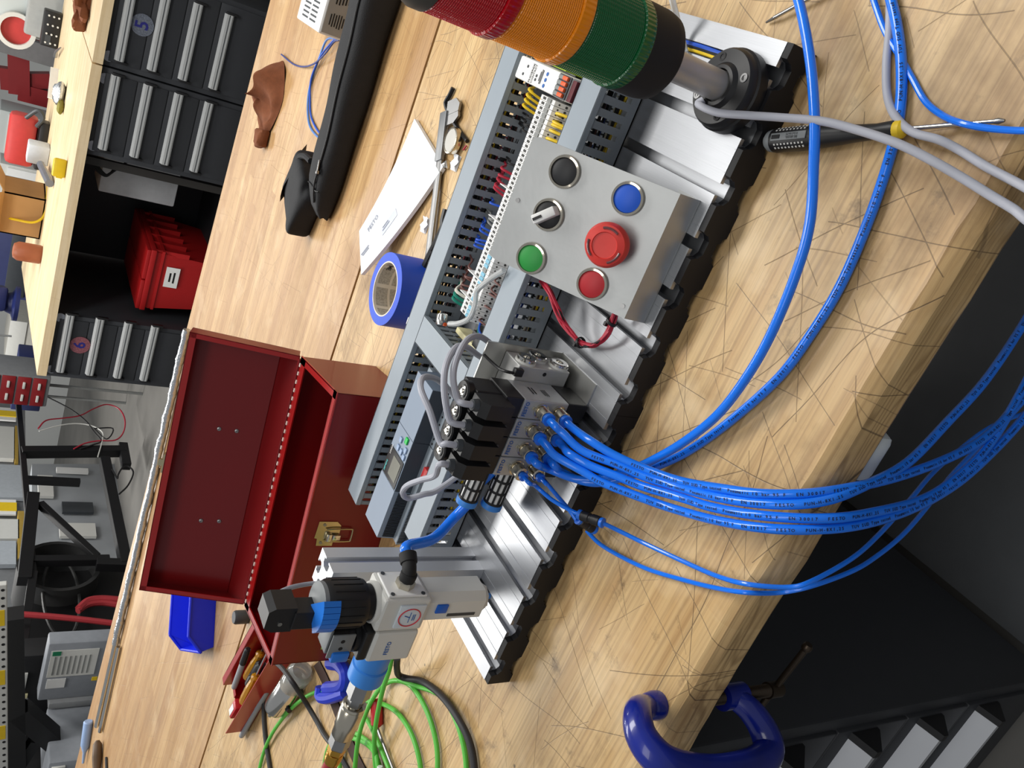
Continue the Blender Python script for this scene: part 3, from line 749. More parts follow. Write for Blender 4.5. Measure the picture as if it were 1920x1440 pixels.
grey_lead('grey lead on the third valve plug, long sweep over the controller', [plugtop(1), plugtop(1) + V((0, 0.001, 0.010)), q5(190, 880, 0.034), q5(110, 640, 0.05), q5(40, 470, 0.07), q5(50, 380, 0.09), q5(120, 370, 0.112), q5(210, 420, 0.13), (0.262, 0.14, 0.088), (0.256, 0.152, 0.06)])
grey_lead('grey lead on the leftmost valve plug doubled back on itself', [plugtop(0), plugtop(0) + V((-0.001, 0.001, 0.009)), q5(150, 1150, 0.045), q5(40, 1185, 0.062), q5(-70, 1230, 0.082), q5(-105, 1290, 0.094), q5(-60, 1330, 0.098), q5(60, 1300, 0.096), q5(180, 1260, 0.098), (0.212, 0.11, 0.078), (0.205, 0.148, 0.06)])
o = obj('proximity_lead', MB().tube([q5(540, 190, 0.098), q5(590, 240, 0.09), q5(660, 300, 0.078), q5(720, 325, 0.068), q5(790, 340, 0.066)], 0.0016, 8).box(q5(810, 330, 0.066), (0.008, 0.006, 0.010), bev=0.001), BLACK)
tag(o, 'thin black lead with cable tie across the manifold block', 'cable')

# ---------------------------------------------------------------- support post
def tslot(w=0.020, s=0.0042, u=0.0075, d=0.0095, t=0.0022):
    q = []
    for k in range(4):
        a = k * PI / 2; c_, s_ = round(math.cos(a)), round(math.sin(a))
        pts = [(w, -w), (w, -s), (w - t, -s), (w - t, -u), (w - d + 0.001, -u), (w - d - 0.002, -s), (w - d - 0.002, s), (w - d + 0.001, u), (w - t, u), (w - t, s), (w, s)]
        q += [(x * c_ - y * s_, x * s_ + y * c_) for x, y in pts]
    return q
mb = MB().prism(tslot(), (0.0715, 0.0960, PZ), X_, Y_, 0.182)
o = obj('support_post', mb, ALU_L, None, smooth=False); tag(o, 'upright slotted aluminium post behind the air regulator', 'post')

# ---------------------------------------------------------------- air service unit
fr = thing('air_regulator', 'white and black air filter regulator with pressure gauge beside the post', 'air regulator', (0.1, 0.02, 0.065))
XA, YA = 0.101, 0.0225
mb = MB().bb(0.0812, 0.1208, 0.0010, 0.0440, 0.1390, 0.1900, 0.003)
obj('regulator_body', mb, OFFW, fr, smooth=False)
obj('body_collar', MB().lathe((XA, YA, 0.1885), Z_, [(0.0205, 0), (0.0205, 0.004), (0.0195, 0.006)], 32), OFFW, fr)
obj('bowl', MB().prism([(-0.0185, -0.0110), (-0.0110, -0.0185), (0.0110, -0.0185), (0.0185, -0.0110), (0.0185, 0.0110), (0.0110, 0.0185), (-0.0110, 0.0185), (-0.0185, 0.0110)], (XA + 0.001, YA, 0.0720), X_, Y_, 0.068), OFFW, fr, smooth=False)
obj('bowl_base', MB().lathe((XA + 0.001, YA, 0.0640), Z_, [(0.0140, 0), (0.0175, 0.0085)], 8), OFFW, fr)
obj('drain', MB().lathe((XA + 0.001, YA, 0.0640), -Z_, [(0.0045, 0), (0.0045, 0.004), (0.003, 0.005), (0.003, 0.010)], 14), FBLUE, fr)
obj('sight_slot', MB().bb(XA - 0.0065, XA - 0.0030, YA - 0.0190, YA - 0.0183, 0.080, 0.113), DGREY, fr)
obj('bowl_latch', MB().bb(XA - 0.001, XA + 0.010, YA - 0.0205, YA - 0.0180, 0.1160, 0.1290, 0.001), M('latch_blue', (18, 92, 190), 0.4), fr)
g = obj('gauge', MB().bb(0.0868, 0.1152, -0.0012, 0.0014, 0.1440, 0.1725, 0.001), M('gauge_glass', (206, 214, 220), 0.12, 0, 0.02), fr)
ring = [(0.1005 + 0.0108 * math.cos(a), -0.0015, 0.1590 + 0.0115 * math.sin(a)) for a in [2 * PI * k / 28 for k in range(29)]]
obj('red_ring', MB().tube(ring, 0.0006, 6, 1), M('gauge_red', (204, 54, 64), 0.4), g)
obj('dial_print', MB().bb(0.0940, 0.1070, -0.0014, -0.0012, 0.1585, 0.1592).cyl((0.1005, -0.0016, 0.1588), (0.1030, -0.0016, 0.1650), 0.0004, n=6).bars((0.1005, -0.0013, 0.1545), X_, Z_, 0.008, 0.0009, 2, 2), INKB, g)
kn = obj('knob', MB().lathe((XA, YA, 0.1930), Z_, [(0.0178, 0), (0.0180, 0.008), (0.0225, 0.010), (0.0235, 0.014), (0.0235, 0.046), (0.0215, 0.050)], 36), BLACK, fr)
kr = MB()
for k in range(18):
    a = 2 * PI * k / 18; kr.box((XA + 0.0236 * math.cos(a), YA + 0.0236 * math.sin(a), 0.2225), (0.0010, 0.0012, 0.030), rz(a))
obj('knurl', kr, BLACK, kn)
obj('grey_cap', MB().lathe((XA, YA, 0.2430), Z_, [(0.0215, 0), (0.0215, 0.004), (0.018, 0.006)], 32), M('grey_cap_plastic', (120, 124, 126), 0.5), kn)
arcp = []
for k in range(9):
    a = -2.5 + k * 0.22; arcp.append((XA + 0.0240 * math.cos(a), YA + 0.0240 * math.sin(a)))
mb = MB()
for k in range(8):
    (xa, ya), (xb, yb) = arcp[k], arcp[k + 1]
    mb.quad((xa, ya, 0.2340), (xb, yb, 0.2340), (xb, yb, 0.2505), (xa, ya, 0.2505), 0.0022)
mb.add([(x, y, 0.2505) for x, y in arcp] + [(XA, YA, 0.2530)], [(i, i + 1, 9) for i in range(8)])
obj('blue_lock', mb, M('lock_blue', (38, 118, 216), 0.4), kn)
# solenoid plug on top
obj('sensor_stem', MB().bb(0.080, 0.100, 0.012, 0.034, 0.2480, 0.2700, 0.001), BLACK, fr, smooth=False)
pl = obj('sensor_plug', MB().prism([(-0.014, 0), (-0.014, 0.018), (-0.009, 0.026), (0.010, 0.026), (0.014, 0.020), (0.014, 0)], (0.0905, 0.0400, 0.2685), X_, Z_, 0.026), BLACK, fr, smooth=False)
obj('plug_screw', MB().cyl((0.0865, 0.0140, 0.281), (0.0865, 0.0132, 0.281), 0.0022, n=12), STEEL, pl)
o = obj('grey_lead', MB().tube([(0.099, 0.034, 0.290), P(530, 1108, Y=0.042), P(552, 1100, Y=0.060), P(585, 1094, Y=0.082), P(612, 1092, Y=0.108), (0.062, 0.128, 0.170), (0.064, 0.138, 0.12), (0.068, 0.1440, 0.062)], 0.0024, 10), GCABLE)
tag(o, 'grey lead from the plug on top of the air regulator, dropping behind the post', 'cable')
# outlet: hex nut, black elbow
obj('side_plate', MB().bb(0.1205, 0.1232, 0.0050, 0.0400, 0.1440, 0.1860, 0.001), WHITE, fr, smooth=False)
for y in (0.0075, 0.0375):
    for z in (0.1485, 0.1815): obj('plate_screw', MB().cyl((0.1232, y, z), (0.1240, y, z), 0.0022, n=10), DGREY, fr)
obj('hex_nut', MB().lathe((0.1232, 0.0200, 0.1640), X_, [(0.0098, 0), (0.0098, 0.006), (0.0080, 0.007)], 6), NICKEL, fr, smooth=False)
obj('elbow_fitting', MB().tube([(0.130, 0.0200, 0.1640), (0.1355, 0.0202, 0.1640), (0.1400, 0.0225, 0.1638), (0.1430, 0.0270, 0.1632), (0.1450, 0.0320, 0.1626)], 0.0072, 14, 6).lathe((0.1435, 0.0285, 0.1630), (0.40, 0.9, -0.08), [(0.0084, 0), (0.0088, 0.003), (0.0088, 0.010), (0.0070, 0.011)], 18).lathe((0.129, 0.0200, 0.1640), X_, [(0.0078, 0), (0.0084, 0.004), (0.0084, 0.009), (0.0070, 0.010)], 18), BLACK_M, fr)
# shut-off module
obj('shutoff_body', MB().bb(0.0412, 0.0795, 0.0010, 0.0440, 0.1390, 0.1860, 0.003), OFFW, fr, smooth=False)
obj('printed_text', MB().text('FESTO', (0.0590, 0.0009, 0.1680), X_, Z_, 0.0062, True), INKB, fr)
obj('shutoff_top', MB().bb(0.0425, 0.0790, 0.0030, 0.0430, 0.1860, 0.1960, 0.002), BLACK, fr, smooth=False)
sl = obj('slide_tower', MB().lathe((0.0600, YA, 0.1955), Z_, [(0.0170, 0), (0.0170, 0.006), (0.0150, 0.007), (0.0150, 0.013), (0.0165, 0.014), (0.0165, 0.030)], 28), BLACK, fr)
obj('grey_lock_plate', MB().bb(0.0480, 0.0770, 0.0105, 0.0330, 0.2255, 0.2285, 0.001).bb(0.0480, 0.0770, 0.0040, 0.0062, 0.2050, 0.2285, 0.001), M('grey_cap_plastic'), sl)
for xx in (0.060, 0.069): obj('lock_hole', MB().cyl((xx, 0.0038, 0.217), (xx, 0.0042, 0.217), 0.0022, n=10), BLACK_M, sl)
obj('blue_lock', MB().bb(0.0440, 0.0560, 0.0010, 0.0100, 0.2060, 0.2240, 0.002), M('lock_blue'), sl)
obj('blue_collar', MB().lathe((0.0412, YA, 0.1650), -X_, [(0.0180, 0), (0.0180, 0.022), (0.0172, 0.024), (0.0190, 0.025), (0.0190, 0.043), (0.0165, 0.045)], 36), FBLUE, fr)
cpl = thing('hose_coupler', 'silver quick coupler with brass hex joining the red hose to the regulator', 'coupler', (-0.05, 0.0225, 0.155))
c0 = V((-0.0038, YA, 0.1650)); dC = V((-1, -0.02, 0.005)).normalized()
obj('hex_adapter', MB().lathe(c0, dC, [(0.0130, 0), (0.0130, 0.024), (0.0090, 0.026), (0.0090, 0.036)], 6), STEEL_D, cpl, smooth=False)
obj('nipple', MB().lathe(c0 + dC * 0.026, dC, [(0.0075, 0), (0.0075, 0.012)], 18), STEEL, cpl)
obj('coupler_body', MB().lathe(c0 + dC * 0.036, dC, [(0.0100, 0.001), (0.0128, 0), (0.0132, 0.003), (0.0120, 0.005), (0.0132, 0.007), (0.0132, 0.030), (0.0122, 0.032), (0.0122, 0.044), (0.0108, 0.046)], 28), NICKEL, cpl)
obj('wrench_flats', MB().lathe(c0 + dC * 0.082, dC, [(0.0118, 0), (0.0118, 0.014), (0.0105, 0.016)], 6), STEEL_D, cpl, smooth=False)
obj('brass_hex', MB().lathe(c0 + dC * 0.097, dC, [(0.0100, 0), (0.0100, 0.009), (0.0082, 0.011)], 6), BRASS, cpl, smooth=False)
obj('brass_ferrule', MB().lathe(c0 + dC * 0.107, dC, [(0.0092, 0), (0.0098, 0.002), (0.0092, 0.004), (0.0098, 0.006), (0.0090, 0.014)], 18), BRASS, cpl)
h0 = c0 + dC * 0.118
o = obj('air_hose', MB().tube([h0, h0 + dC * 0.03, h0 + dC * 0.08 + V((0, 0, -0.004)), h0 + dC * 0.16 + V((0, 0, -0.03)), h0 + dC * 0.26 + V((0, 0.01, -0.09)), h0 + dC * 0.36 + V((0, 0.02, -0.147))], 0.0080, 12), M('red_hose_rubber', (150, 42, 48), 0.5, 0, 0.08))
tag(o, 'dark red air hose leaving the brass end of the coupler', 'hose')

# ---------------------------------------------------------------- signal tower
TXc, TYc = 0.651, 0.031
tw = thing('signal_tower', 'stack light with red, orange and green lenses on a grey pole', 'signal light', (TXc, TYc, PZ))
T0 = V((TXc, TYc, 0))
fl = obj('flange', MB().lathe(T0 + Z_ * PZ, Z_, [(0.0350, 0), (0.0350, 0.009), (0.0335, 0.0105), (0.0330, 0.0155), (0.0310, 0.0180), (0.0200, 0.0190), (0.0170, 0.0225), (0.0140, 0.0230), (0.0138, 0.016)], 48), BLACK, tw)
for k in range(4):
    a = 0.5 + k * PI / 2; p = T0 + V((0.0255 * math.cos(a), 0.0255 * math.sin(a), PZ + 0.0184))
    obj('socket_screw', MB().lathe(p, Z_, [(0.0038, 0), (0.0038, 0.0006), (0.0022, 0.0006), (0.0020, 0.0001)], 16), STEEL_D if k % 2 else BLACK_M, fl)
obj('pole', MB().cyl(T0 + Z_ * 0.046, T0 + Z_ * 0.124, 0.0125, n=32), M('satin_grey_pole', (184, 182, 180), 0.42, 0.5, 0.03), tw)
obj('socket_base', MB().lathe(T0 + Z_ * 0.118, Z_, [(0.0150, 0), (0.0280, 0.001), (0.0330, 0.006), (0.0345, 0.014), (0.0345, 0.037)], 48), BLACK_M, tw)
def lens(name, rgb, z0, z1):
    r = 0.0345
    prof = [(r, 0), (r + 0.0008, 0.002), (r + 0.0008, 0.010), (r - 0.0006, 0.011)]
    n = 26; h = z1 - z0 - 0.012
    for k in range(n):
        b = 0.011 + h * k / n; prof += [(r - 0.0012, b + h / n * 0.1), (r - 0.0005, b + h / n * 0.5), (r - 0.0012, b + h / n * 0.9)]
    prof += [(r - 0.001, z1 - z0)]
    m = bpy.data.materials.new(name + '_lens'); m.use_nodes = True; MATS[name + '_lens'] = m
    nt = m.node_tree; b_ = nt.nodes['Principled BSDF']; L = nt.links.new
    tc = nt.nodes.new('ShaderNodeTexCoord'); sp = nt.nodes.new('ShaderNodeSeparateXYZ'); L(tc.outputs['Object'], sp.inputs[0])
    at = nt.nodes.new('ShaderNodeMath'); at.operation = 'ARCTAN2'; L(sp.outputs[0], at.inputs[0]); L(sp.outputs[1], at.inputs[1])
    mu = nt.nodes.new('ShaderNodeMath'); mu.operation = 'MULTIPLY'; mu.inputs[1].default_value = 60; L(at.outputs[0], mu.inputs[0])
    sn = nt.nodes.new('ShaderNodeMath'); sn.operation = 'SINE'; L(mu.outputs[0], sn.inputs[0])
    bp = nt.nodes.new('ShaderNodeBump'); bp.inputs['Strength'].default_value = 0.5; bp.inputs['Distance'].default_value = 0.0006; L(sn.outputs[0], bp.inputs['Height']); L(bp.outputs[0], b_.inputs['Normal'])
    b_.inputs['Base Color'].default_value = lin(rgb); b_.inputs['Roughness'].default_value = 0.12
    b_.inputs['Transmission Weight'].default_value = 0.12; b_.inputs['Coat Weight'].default_value = 0.15; b_.inputs['Specular IOR Level'].default_value = 0.35
    o = obj(name + '_lens', MB().lathe(T0 + Z_ * z0, Z_, prof, 64), m, tw, sharp=50)
    obj('inner_post', MB().cyl(T0 + Z_ * (z0 + 0.002), T0 + Z_ * (z1 - 0.002), 0.020, n=20), M(name + '_core', tuple(int(c * 0.9) for c in rgb), 0.5), o)
    return o
lens('green', (2, 96, 46), 0.155, 0.2115)
lens('orange', (255, 150, 12), 0.212, 0.2675)
lens('red', (196, 4, 24), 0.268, 0.3220)
obj('top_cap', MB().lathe(T0 + Z_ * 0.322, Z_, [(0.0345, 0), (0.0345, 0.008), (0.0310, 0.016), (0.0180, 0.022), (0, 0.0235)], 48), M('charcoal_cap', (62, 62, 58), 0.5), tw)

# leads lying in the outer plate slot and a pale strap behind the tower
for dx_, m_, lab in ((-0.0022, YEL, 'yellow lead lying in the plate slot behind the tower'), (0.0022, BLWIRE, 'blue lead lying in the plate slot behind the tower'), (0.0, BLACK_M, 'black lead lying in the plate slot behind the tower')):
    o = obj('slot_lead', MB().tube([(0.675 + dx_, 0.060 + abs(dx_) * 3, 0.0265), (0.6755 + dx_, 0.10, 0.0278 + dx_ * 0.3), (0.6745 + dx_, 0.15, 0.0272), (0.6755 + dx_, 0.22, 0.0280), (0.675 + dx_, 0.30, 0.0272)], 0.0021, 8), m_); tag(o, lab, 'wire')
o = obj('pale_strap', MB().tube([P(1285, 98, z=0.034), P(1276, 62, z=0.040), P(1268, 30, z=0.050), P(1258, -10, z=0.062), P(1246, -50, z=0.060)], 0.0030, 8), CLR); tag(o, 'pale plastic strap dangling behind the signal tower', 'strap')
# ================================================================ pneumatic tubes
def D(x, y, d): return CAM + ray(x, y).normalized() * d
DK = [(1050, 0.775), (1100, 0.765), (1160, 0.752), (1250, 0.735), (1360, 0.690), (1450, 0.668), (1550, 0.672), (1650, 0.710), (1750, 0.775), (1850, 0.840), (1920, 0.895), (2000, 0.96)]
def dk(x, kk=DK):
    for (a, da), (b, db) in zip(kk, kk[1:]):
        if x <= b: return da + (db - da) * max(0, (x - a)) / (b - a)
    return kk[-1][1]
PRINT = 'FESTO   PUN-H-8X1,25   TUV SUD Type tested   Pneumatic 10 bar 95 F   EN 30017   '
def tube_print(path, r, parent, size=0.0034, s0=0.06):
    p = spl(path, 8); L = [0.0]
    for a, b in zip(p, p[1:]): L.append(L[-1] + (b - a).length)
    mb = MB(); s = s0; i = 0; k = 0
    while s < L[-1] - 0.02:
        ch = PRINT[i % len(PRINT)]; i += 1
        while L[k + 1] < s: k += 1
        f = (s - L[k]) / max(1e-9, L[k + 1] - L[k]); q = p[k].lerp(p[k + 1], f); t = (p[k + 1] - p[k]).normalized()
        if ch != ' ':
            n = V((0.15, -0.45, 0.85)); n = (n - t * n.dot(t)).normalized()
            mb.text(ch, q + n * (r * 0.985), t, n.cross(t), size, True)
        s += size * (0.78 if ch.isupper() or ch.isdigit() else 0.6)
    if mb.v: obj('printed_text', mb, INK, parent, smooth=False)
def ptube(label, start, pts, r=0.0040, text=True, s0=0.06):
    path = [start, start + V((0, -0.012, -0.001))] + pts
    o = obj('pneumatic_tube', MB().tube(path, r, 12, 8), BLUE)
    tag(o, label, 'tube', 'blue pneumatic tubes')
    if text: tube_print(path, r, o, s0=s0)
    return o
px = lambda l: [D(x, y, dk(x)) for x, y in l]
ptube('thick blue tube from the upper port of the rightmost valve, over the bench edge', tube_starts[(3, 'a')], px([(1055, 812), (1092, 845), (1155, 870), (1205, 892), (1267, 912), (1360, 935), (1461, 946), (1551, 938), (1627, 908), (1702, 867), (1775, 793), (1853, 706), (1935, 580), (2010, 440)]))
ptube('thick blue tube from the lower port of the rightmost valve, topmost over the bench edge', tube_starts[(3, 'b')], px([(1105, 825), (1155, 855), (1217, 882), (1280, 903), (1360, 917), (1431, 926), (1521, 925), (1612, 911), (1702, 888), (1793, 852), (1853, 815), (1920, 745), (2000, 640)]), s0=0.09)
ptube('thick blue tube from the upper port of the second valve, lowest of the thick bundle', tube_starts[(2, 'a')], px([(1042, 855), (1092, 883), (1130, 905), (1205, 934), (1260, 953), (1340, 975), (1431, 990), (1521, 993), (1612, 984), (1702, 957), (1778, 917), (1838, 869), (1914, 790), (2000, 680)]), s0=0.07)
ptube('thick blue tube from the lower port of the second valve, inside the bundle', tube_starts[(2, 'b')], px([(1067, 850), (1105, 872), (1155, 892), (1205, 912), (1280, 934), (1340, 952), (1431, 967), (1551, 972), (1642, 960), (1733, 935), (1793, 896), (1853, 836), (1914, 735), (1980, 600)]), s0=0.10)
zp = lambda l: [P(x, y, z=z) for x, y, z in l]
ptube('thick blue tube from the third valve arching across the bench past the screwdriver handle', tube_starts[(1, 'a')], zp([(1030, 880, 0.062), (1080, 898, 0.046), (1120, 898, 0.034), (1167, 886, 0.027), (1217, 866, 0.022), (1280, 830, 0.020), (1345, 778, 0.024), (1400, 707, 0.030), (1446, 626, 0.036), (1491, 517, 0.042), (1518, 420, 0.045), (1526, 302, 0.045), (1527, 211, 0.045), (1518, 106, 0.045), (1497, 0, 0.045), (1470, -70, 0.045)]), text=False)
ptube('thick blue tube from the third valve lying on the bench along its front edge', tube_starts[(1, 'b')], zp([(1055, 886, 0.050), (1092, 902, 0.042), (1130, 905, 0.030), (1180, 892, 0.018), (1230, 875, 0.010), (1292, 845, 0.0055), (1370, 789, 0.0055), (1461, 707, 0.0055), (1521, 626, 0.0055), (1576, 535, 0.0055), (1627, 417, 0.0055), (1666, 302, 0.0055), (1687, 211, 0.0055), (1690, 121, 0.0055), (1681, 45, 0.0055), (1665, -20, 0.0055), (1645, -80, 0.0055)]), s0=0.12)
DT = [(1400, 0.735), (1476, 0.715), (1521, 0.715), (1600, 0.745), (1700, 0.81), (1793, 0.88), (1920, 0.96), (2000, 1.02)]
con1, con2 = P(1090, 966, z=0.045), P(1126, 979, z=0.038)
# inline connector pairs and thin tubes
t = ptube('thin blue tube from the upper port of the leftmost valve to the black inline connector', tube_starts[(0, 'a')], zp([(1005, 912, 0.066), (1035, 937, 0.056), (1070, 957, 0.048), (1086, 964, 0.046)]), 0.0021, False)
ptube('thin blue tube from the lower port of the leftmost valve to the second inline connector', tube_starts[(0, 'b')], zp([(1020, 900, 0.055), (1045, 930, 0.046), (1068, 957, 0.040), (1080, 974, 0.036)]), 0.0021, False)
def inline(label, a, b):
    t = thing('inline_connector', label, 'connector', (a + b) / 2, 'inline tube connectors')
    d = (b - a); L = d.length
    obj('body', MB().lathe(a, d, [(0.0042, 0), (0.0052, 0.001), (0.0052, L * 0.42), (0.0044, L * 0.45), (0.0044, L * 0.55), (0.0052, L * 0.58), (0.0052, L - 0.001), (0.0042, L)], 16), BLACK, t)
    for p, dd in ((a, -d), (b, d)):
        obj('release_ring', MB().lathe(p, dd, [(0.0044, -0.0005), (0.0050, 0.001), (0.0050, 0.003), (0.0030, 0.0036)], 16), M('release_ring_blue'), t)
inline('black inline tube connector with blue rings over the plate edge', con1, con2)
c3, c4 = P(1080, 976, z=0.036), P(1112, 992, z=0.020)
inline('lower black inline tube connector half hidden beneath the other one', V((c3.x, c3.y, 0.031)), V((c4.x, c4.y, 0.014)) + V((-0.004, 0.006, 0)))
def free_tube(label, pts, r=0.0021):
    o = obj('pneumatic_tube', MB().tube(pts, r, 10, 8), BLUE); tag(o, label, 'tube', 'blue pneumatic tubes'); return o
free_tube('thin blue tube leaving the inline connector, upper of the two thin loops', [con2 + (con2 - con1) * 0.06, *zp([(1160, 995, 0.024), (1205, 1017, 0.012), (1280, 1052, 0.006), (1342, 1079, 0.006), (1400, 1095, 0.008)]), *[D(x, y, dk(x, DT)) for x, y in ((1476, 1101), (1521, 1090), (1597, 1047), (1648, 1002), (1702, 942), (1748, 888), (1793, 848), (1853, 803), (1920, 775), (2000, 750))]])
free_tube('thin blue tube running below its twin, lowest line across the bench', [P(1100, 995, z=0.012), *zp([(1125, 1020, 0.007), (1167, 1045, 0.0045), (1217, 1068, 0.0045), (1280, 1087, 0.0045), (1340, 1102, 0.006), (1400, 1111, 0.007)]), *[D(x, y, dk(x, DT) + 0.012) for x, y in ((1461, 1111), (1521, 1099), (1597, 1071), (1642, 1044), (1690, 1005), (1733, 957), (1785, 890), (1850, 820), (1920, 730), (1990, 640))]])
# supply tube regulator -> manifold
ft = lambda x, y, Y: P(440 + x / 4, 720 + y / 4, Y=Y)
o = obj('pneumatic_tube', MB().tube([(0.1465, 0.036, 0.1622), (0.1505, 0.0455, 0.1605), ft(1490, 1160, 0.068), ft(1640, 1010, 0.090), ft(1760, 880, 0.092), ft(1790, 790, 0.088), (0.222, 0.083, 0.070), (0.238, 0.084, 0.070)], 0.0058, 14, 8), M('blue_tube_polyurethane'))
tag(o, 'short thick blue supply tube from the regulator elbow to the manifold', 'tube')

# ================================================================ loose cables over the bench
o = obj('grey_cable', MB().tube([(0.6365, 0.036, 0.0545), *zp([(1310, 196, 0.057), (1345, 211, 0.060), (1400, 216, 0.058), (1460, 220, 0.052), (1540, 227, 0.046), (1605, 243, 0.040), (1680, 268, 0.034), (1740, 297, 0.026), (1800, 331, 0.016), (1860, 368, 0.008), (1900, 392, 0.005), (1950, 425, 0.002)]), (0.650, -0.262, -0.03), (0.655, -0.27, -0.10)], 0.0032, 12, 8), GCABLE)
tag(o, 'light grey cable from the signal tower base crossing over the screwdriver', 'cable')
o = obj('grey_cable', MB().tube(zp([(1668, -60, 0.004), (1669, 0, 0.004), (1667, 60, 0.004), (1662, 120, 0.004), (1664, 180, 0.005), (1680, 220, 0.010), (1712, 248, 0.014), (1760, 262, 0.012), (1800, 282, 0.006), (1850, 313, 0.004), (1920, 350, 0.004), (1960, 375, 0.003)]), 0.0031, 12, 8), GCABLE)
tag(o, 'light grey cable passing under the screwdriver shaft to the bench edge', 'cable')
free_tube('thin blue tube sweeping right under the thick one past the screwdriver tip', zp([(1620, -60, 0.006), (1638, 0, 0.006), (1660, 60, 0.004), (1690, 110, 0.003), (1712, 150, 0.003), (1735, 190, 0.003), (1765, 215, 0.006), (1800, 230, 0.012), (1850, 240, 0.010), (1920, 245, 0.006), (1990, 240, 0.005)]), 0.0024)

# ================================================================ screwdrivers
def screwdriver(label, a, b, c, rev=False):
    """a butt, b collar, c tip"""
    t = thing('screwdriver', label, 'screwdriver', V((b.x, b.y, 0)))
    d = b - a; L = d.length; dn = d.normalized()
    obj('handle', MB().lathe(a, d, [(0.0060, 0), (0.0088, 0.002), (0.0098, 0.007), (0.0098, L * 0.30), (0.0085, L * 0.5), (0.0064, L * 0.74), (0.0058, L * 0.86), (0.0068, L * 0.97), (0.0060, L)], 24), BLACK, t)
    obj('butt_cap', MB().lathe(a, -dn, [(0.0092, -0.0085), (0.0094, -0.004), (0.0086, 0.0), (0.0062, 0.003), (0.0, 0.004)], 24), M('grey_cap_plastic'), t)
    obj('collar', MB().lathe(b, d, [(0.0055, -0.004), (0.0066, 0.0), (0.0066, 0.004), (0.0040, 0.007)], 20), M('yellow_plastic', (224, 190, 40), 0.4), t)
    obj('shaft', MB().cyl(b + dn * 0.004, c - dn * 0.006, 0.0017, n=14), STEEL, t)
    obj('tip', MB().lathe(c - dn * 0.007, dn, [(0.0017, 0), (0.0022, 0.003), (0.0010, 0.007)], 10), STEEL_D, t)
    up = V((0, 0, 1)); sd = dn.cross(up).normalized()
    pl = obj('name_plate', MB().box(a + dn * (L * 0.22) + up * 0.0096, (L * 0.30, 0.0062, 0.0012), Matrix((dn, -sd, up)).transposed(), 0.0005), M('grey_cap_plastic'), t)
    obj('hanging_hole', MB().box(a + dn * (L * 0.115) + up * 0.0099, (L * 0.075, 0.0036, 0.0014), Matrix((dn, -sd, up)).transposed(), 0.0006), BLACK_M, pl)
    obj('printed_text', MB().text('BE-8020L', a + dn * (L * 0.255) + up * 0.0103 + sd * 0.0012, -dn, sd, 0.0030).text('0.5x3.0x75', a + dn * (L * 0.255) + up * 0.0103 - sd * 0.0014, -dn, sd, 0.0026), INK, pl)
    dots = MB()
    for s in (-1, 1):
        for k in range(9):
            for ang in (0.62, 0.95):
                n = up * math.cos(ang) + sd * (s * math.sin(ang)); p = a + dn * (L * 0.10 + k * L * 0.030) + n * 0.0098
                dots.box(p, (0.0014, 0.0014, 0.0006), Matrix((dn, n.cross(dn), n)).transposed())
    obj('grip_dots', dots, OFFW, t)
screwdriver('black-handled screwdriver with yellow collar lying under the grey cable', P(1445, 265, z=0.0115), P(1682, 243, z=0.0105), P(1884, 226, z=0.0060))
t = thing('screwdriver', 'bare steel screwdriver blade poking in beyond the plate corner', 'screwdriver', P(1480, 20, z=0))
obj('shaft', MB().cyl(P(1452, 33, z=0.006), P(1640, -70, z=0.009), 0.0018, n=12), STEEL, t)
obj('blade', MB().cyl(P(1437, 42, z=0.003), P(1456, 31, z=0.006), 0.0009, 0.0019, n=8), STEEL_D, t)
obj('handle', MB().cyl(P(1640, -70, z=0.009), P(1760, -136, z=0.012), 0.008, n=14), BLACK, t)

# ================================================================ C-clamp on the bench edge
cb = M('chipped_blue_paint', (14, 34, 138), 0.28, 0, 0.30, 26, coat=0.5)
T = V((0.157, -0.183, 0.0105))
t = thing('c_clamp', 'blue C-clamp biting the front edge of the bench', 'clamp', (0.15, -0.2, -0.1))
fp = [T + V((0, 0, 0.004)), P(1196, 1335, Y=-0.196), P(1205, 1385, Y=-0.218), P(1250, 1432, Y=-0.240), P(1330, 1450, Y=-0.250), P(1405, 1437, Y=-0.246), P(1440, 1410, Y=-0.236), P(1432, 1370, Y=-0.220), P(1405, 1330, Y=-0.203), P(1372, 1305, Y=-0.187)]
obj('frame', MB().tube(fp, 0.011, 14, 8, rad=lambda s: 0.0105 + 0.0050 * math.sin(PI * min(1, max(0, s))) ** 1.0), cb, t)
obj('upper_jaw', MB().lathe(T - V((0, 0, 0.0103)), Z_, [(0.0125, 0), (0.0130, 0.006), (0.0115, 0.014), (0.0070, 0.0195), (0, 0.021)], 24), cb, t)
LJ = P(1372, 1305, Y=-0.187)
obj('screw_boss', MB().cyl(LJ + V((0, 0, 0.014)), LJ + V((0, 0, -0.014)), 0.0125, n=20), cb, t)
prof = []
for k in range(44): prof += [(0.0058, k * 0.0022), (0.0066, k * 0.0022 + 0.0011)]
sc_top = V((LJ.x, LJ.y, -0.050))
obj('screw', MB().lathe(sc_top, -Z_, prof, 16), M('oiled_dark_steel', (70, 60, 50), 0.4, 0.8, 0.1), t)
obj('swivel_pad', MB().cyl((LJ.x, LJ.y, -0.0455), (LJ.x, LJ.y, -0.052), 0.011, n=20), STEEL_D, t)
kz = sc_top + V((0, 0, -0.100))
obj('screw_head', MB().cyl(kz + V((0, 0, 0.006)), kz - V((0, 0, 0.012)), 0.0082, n=18), M('oiled_dark_steel'), t)
e1 = P(1512, 1215, Y=LJ.y - 0.006); hb = (e1 - (kz - V((0, 0, 0.004))))
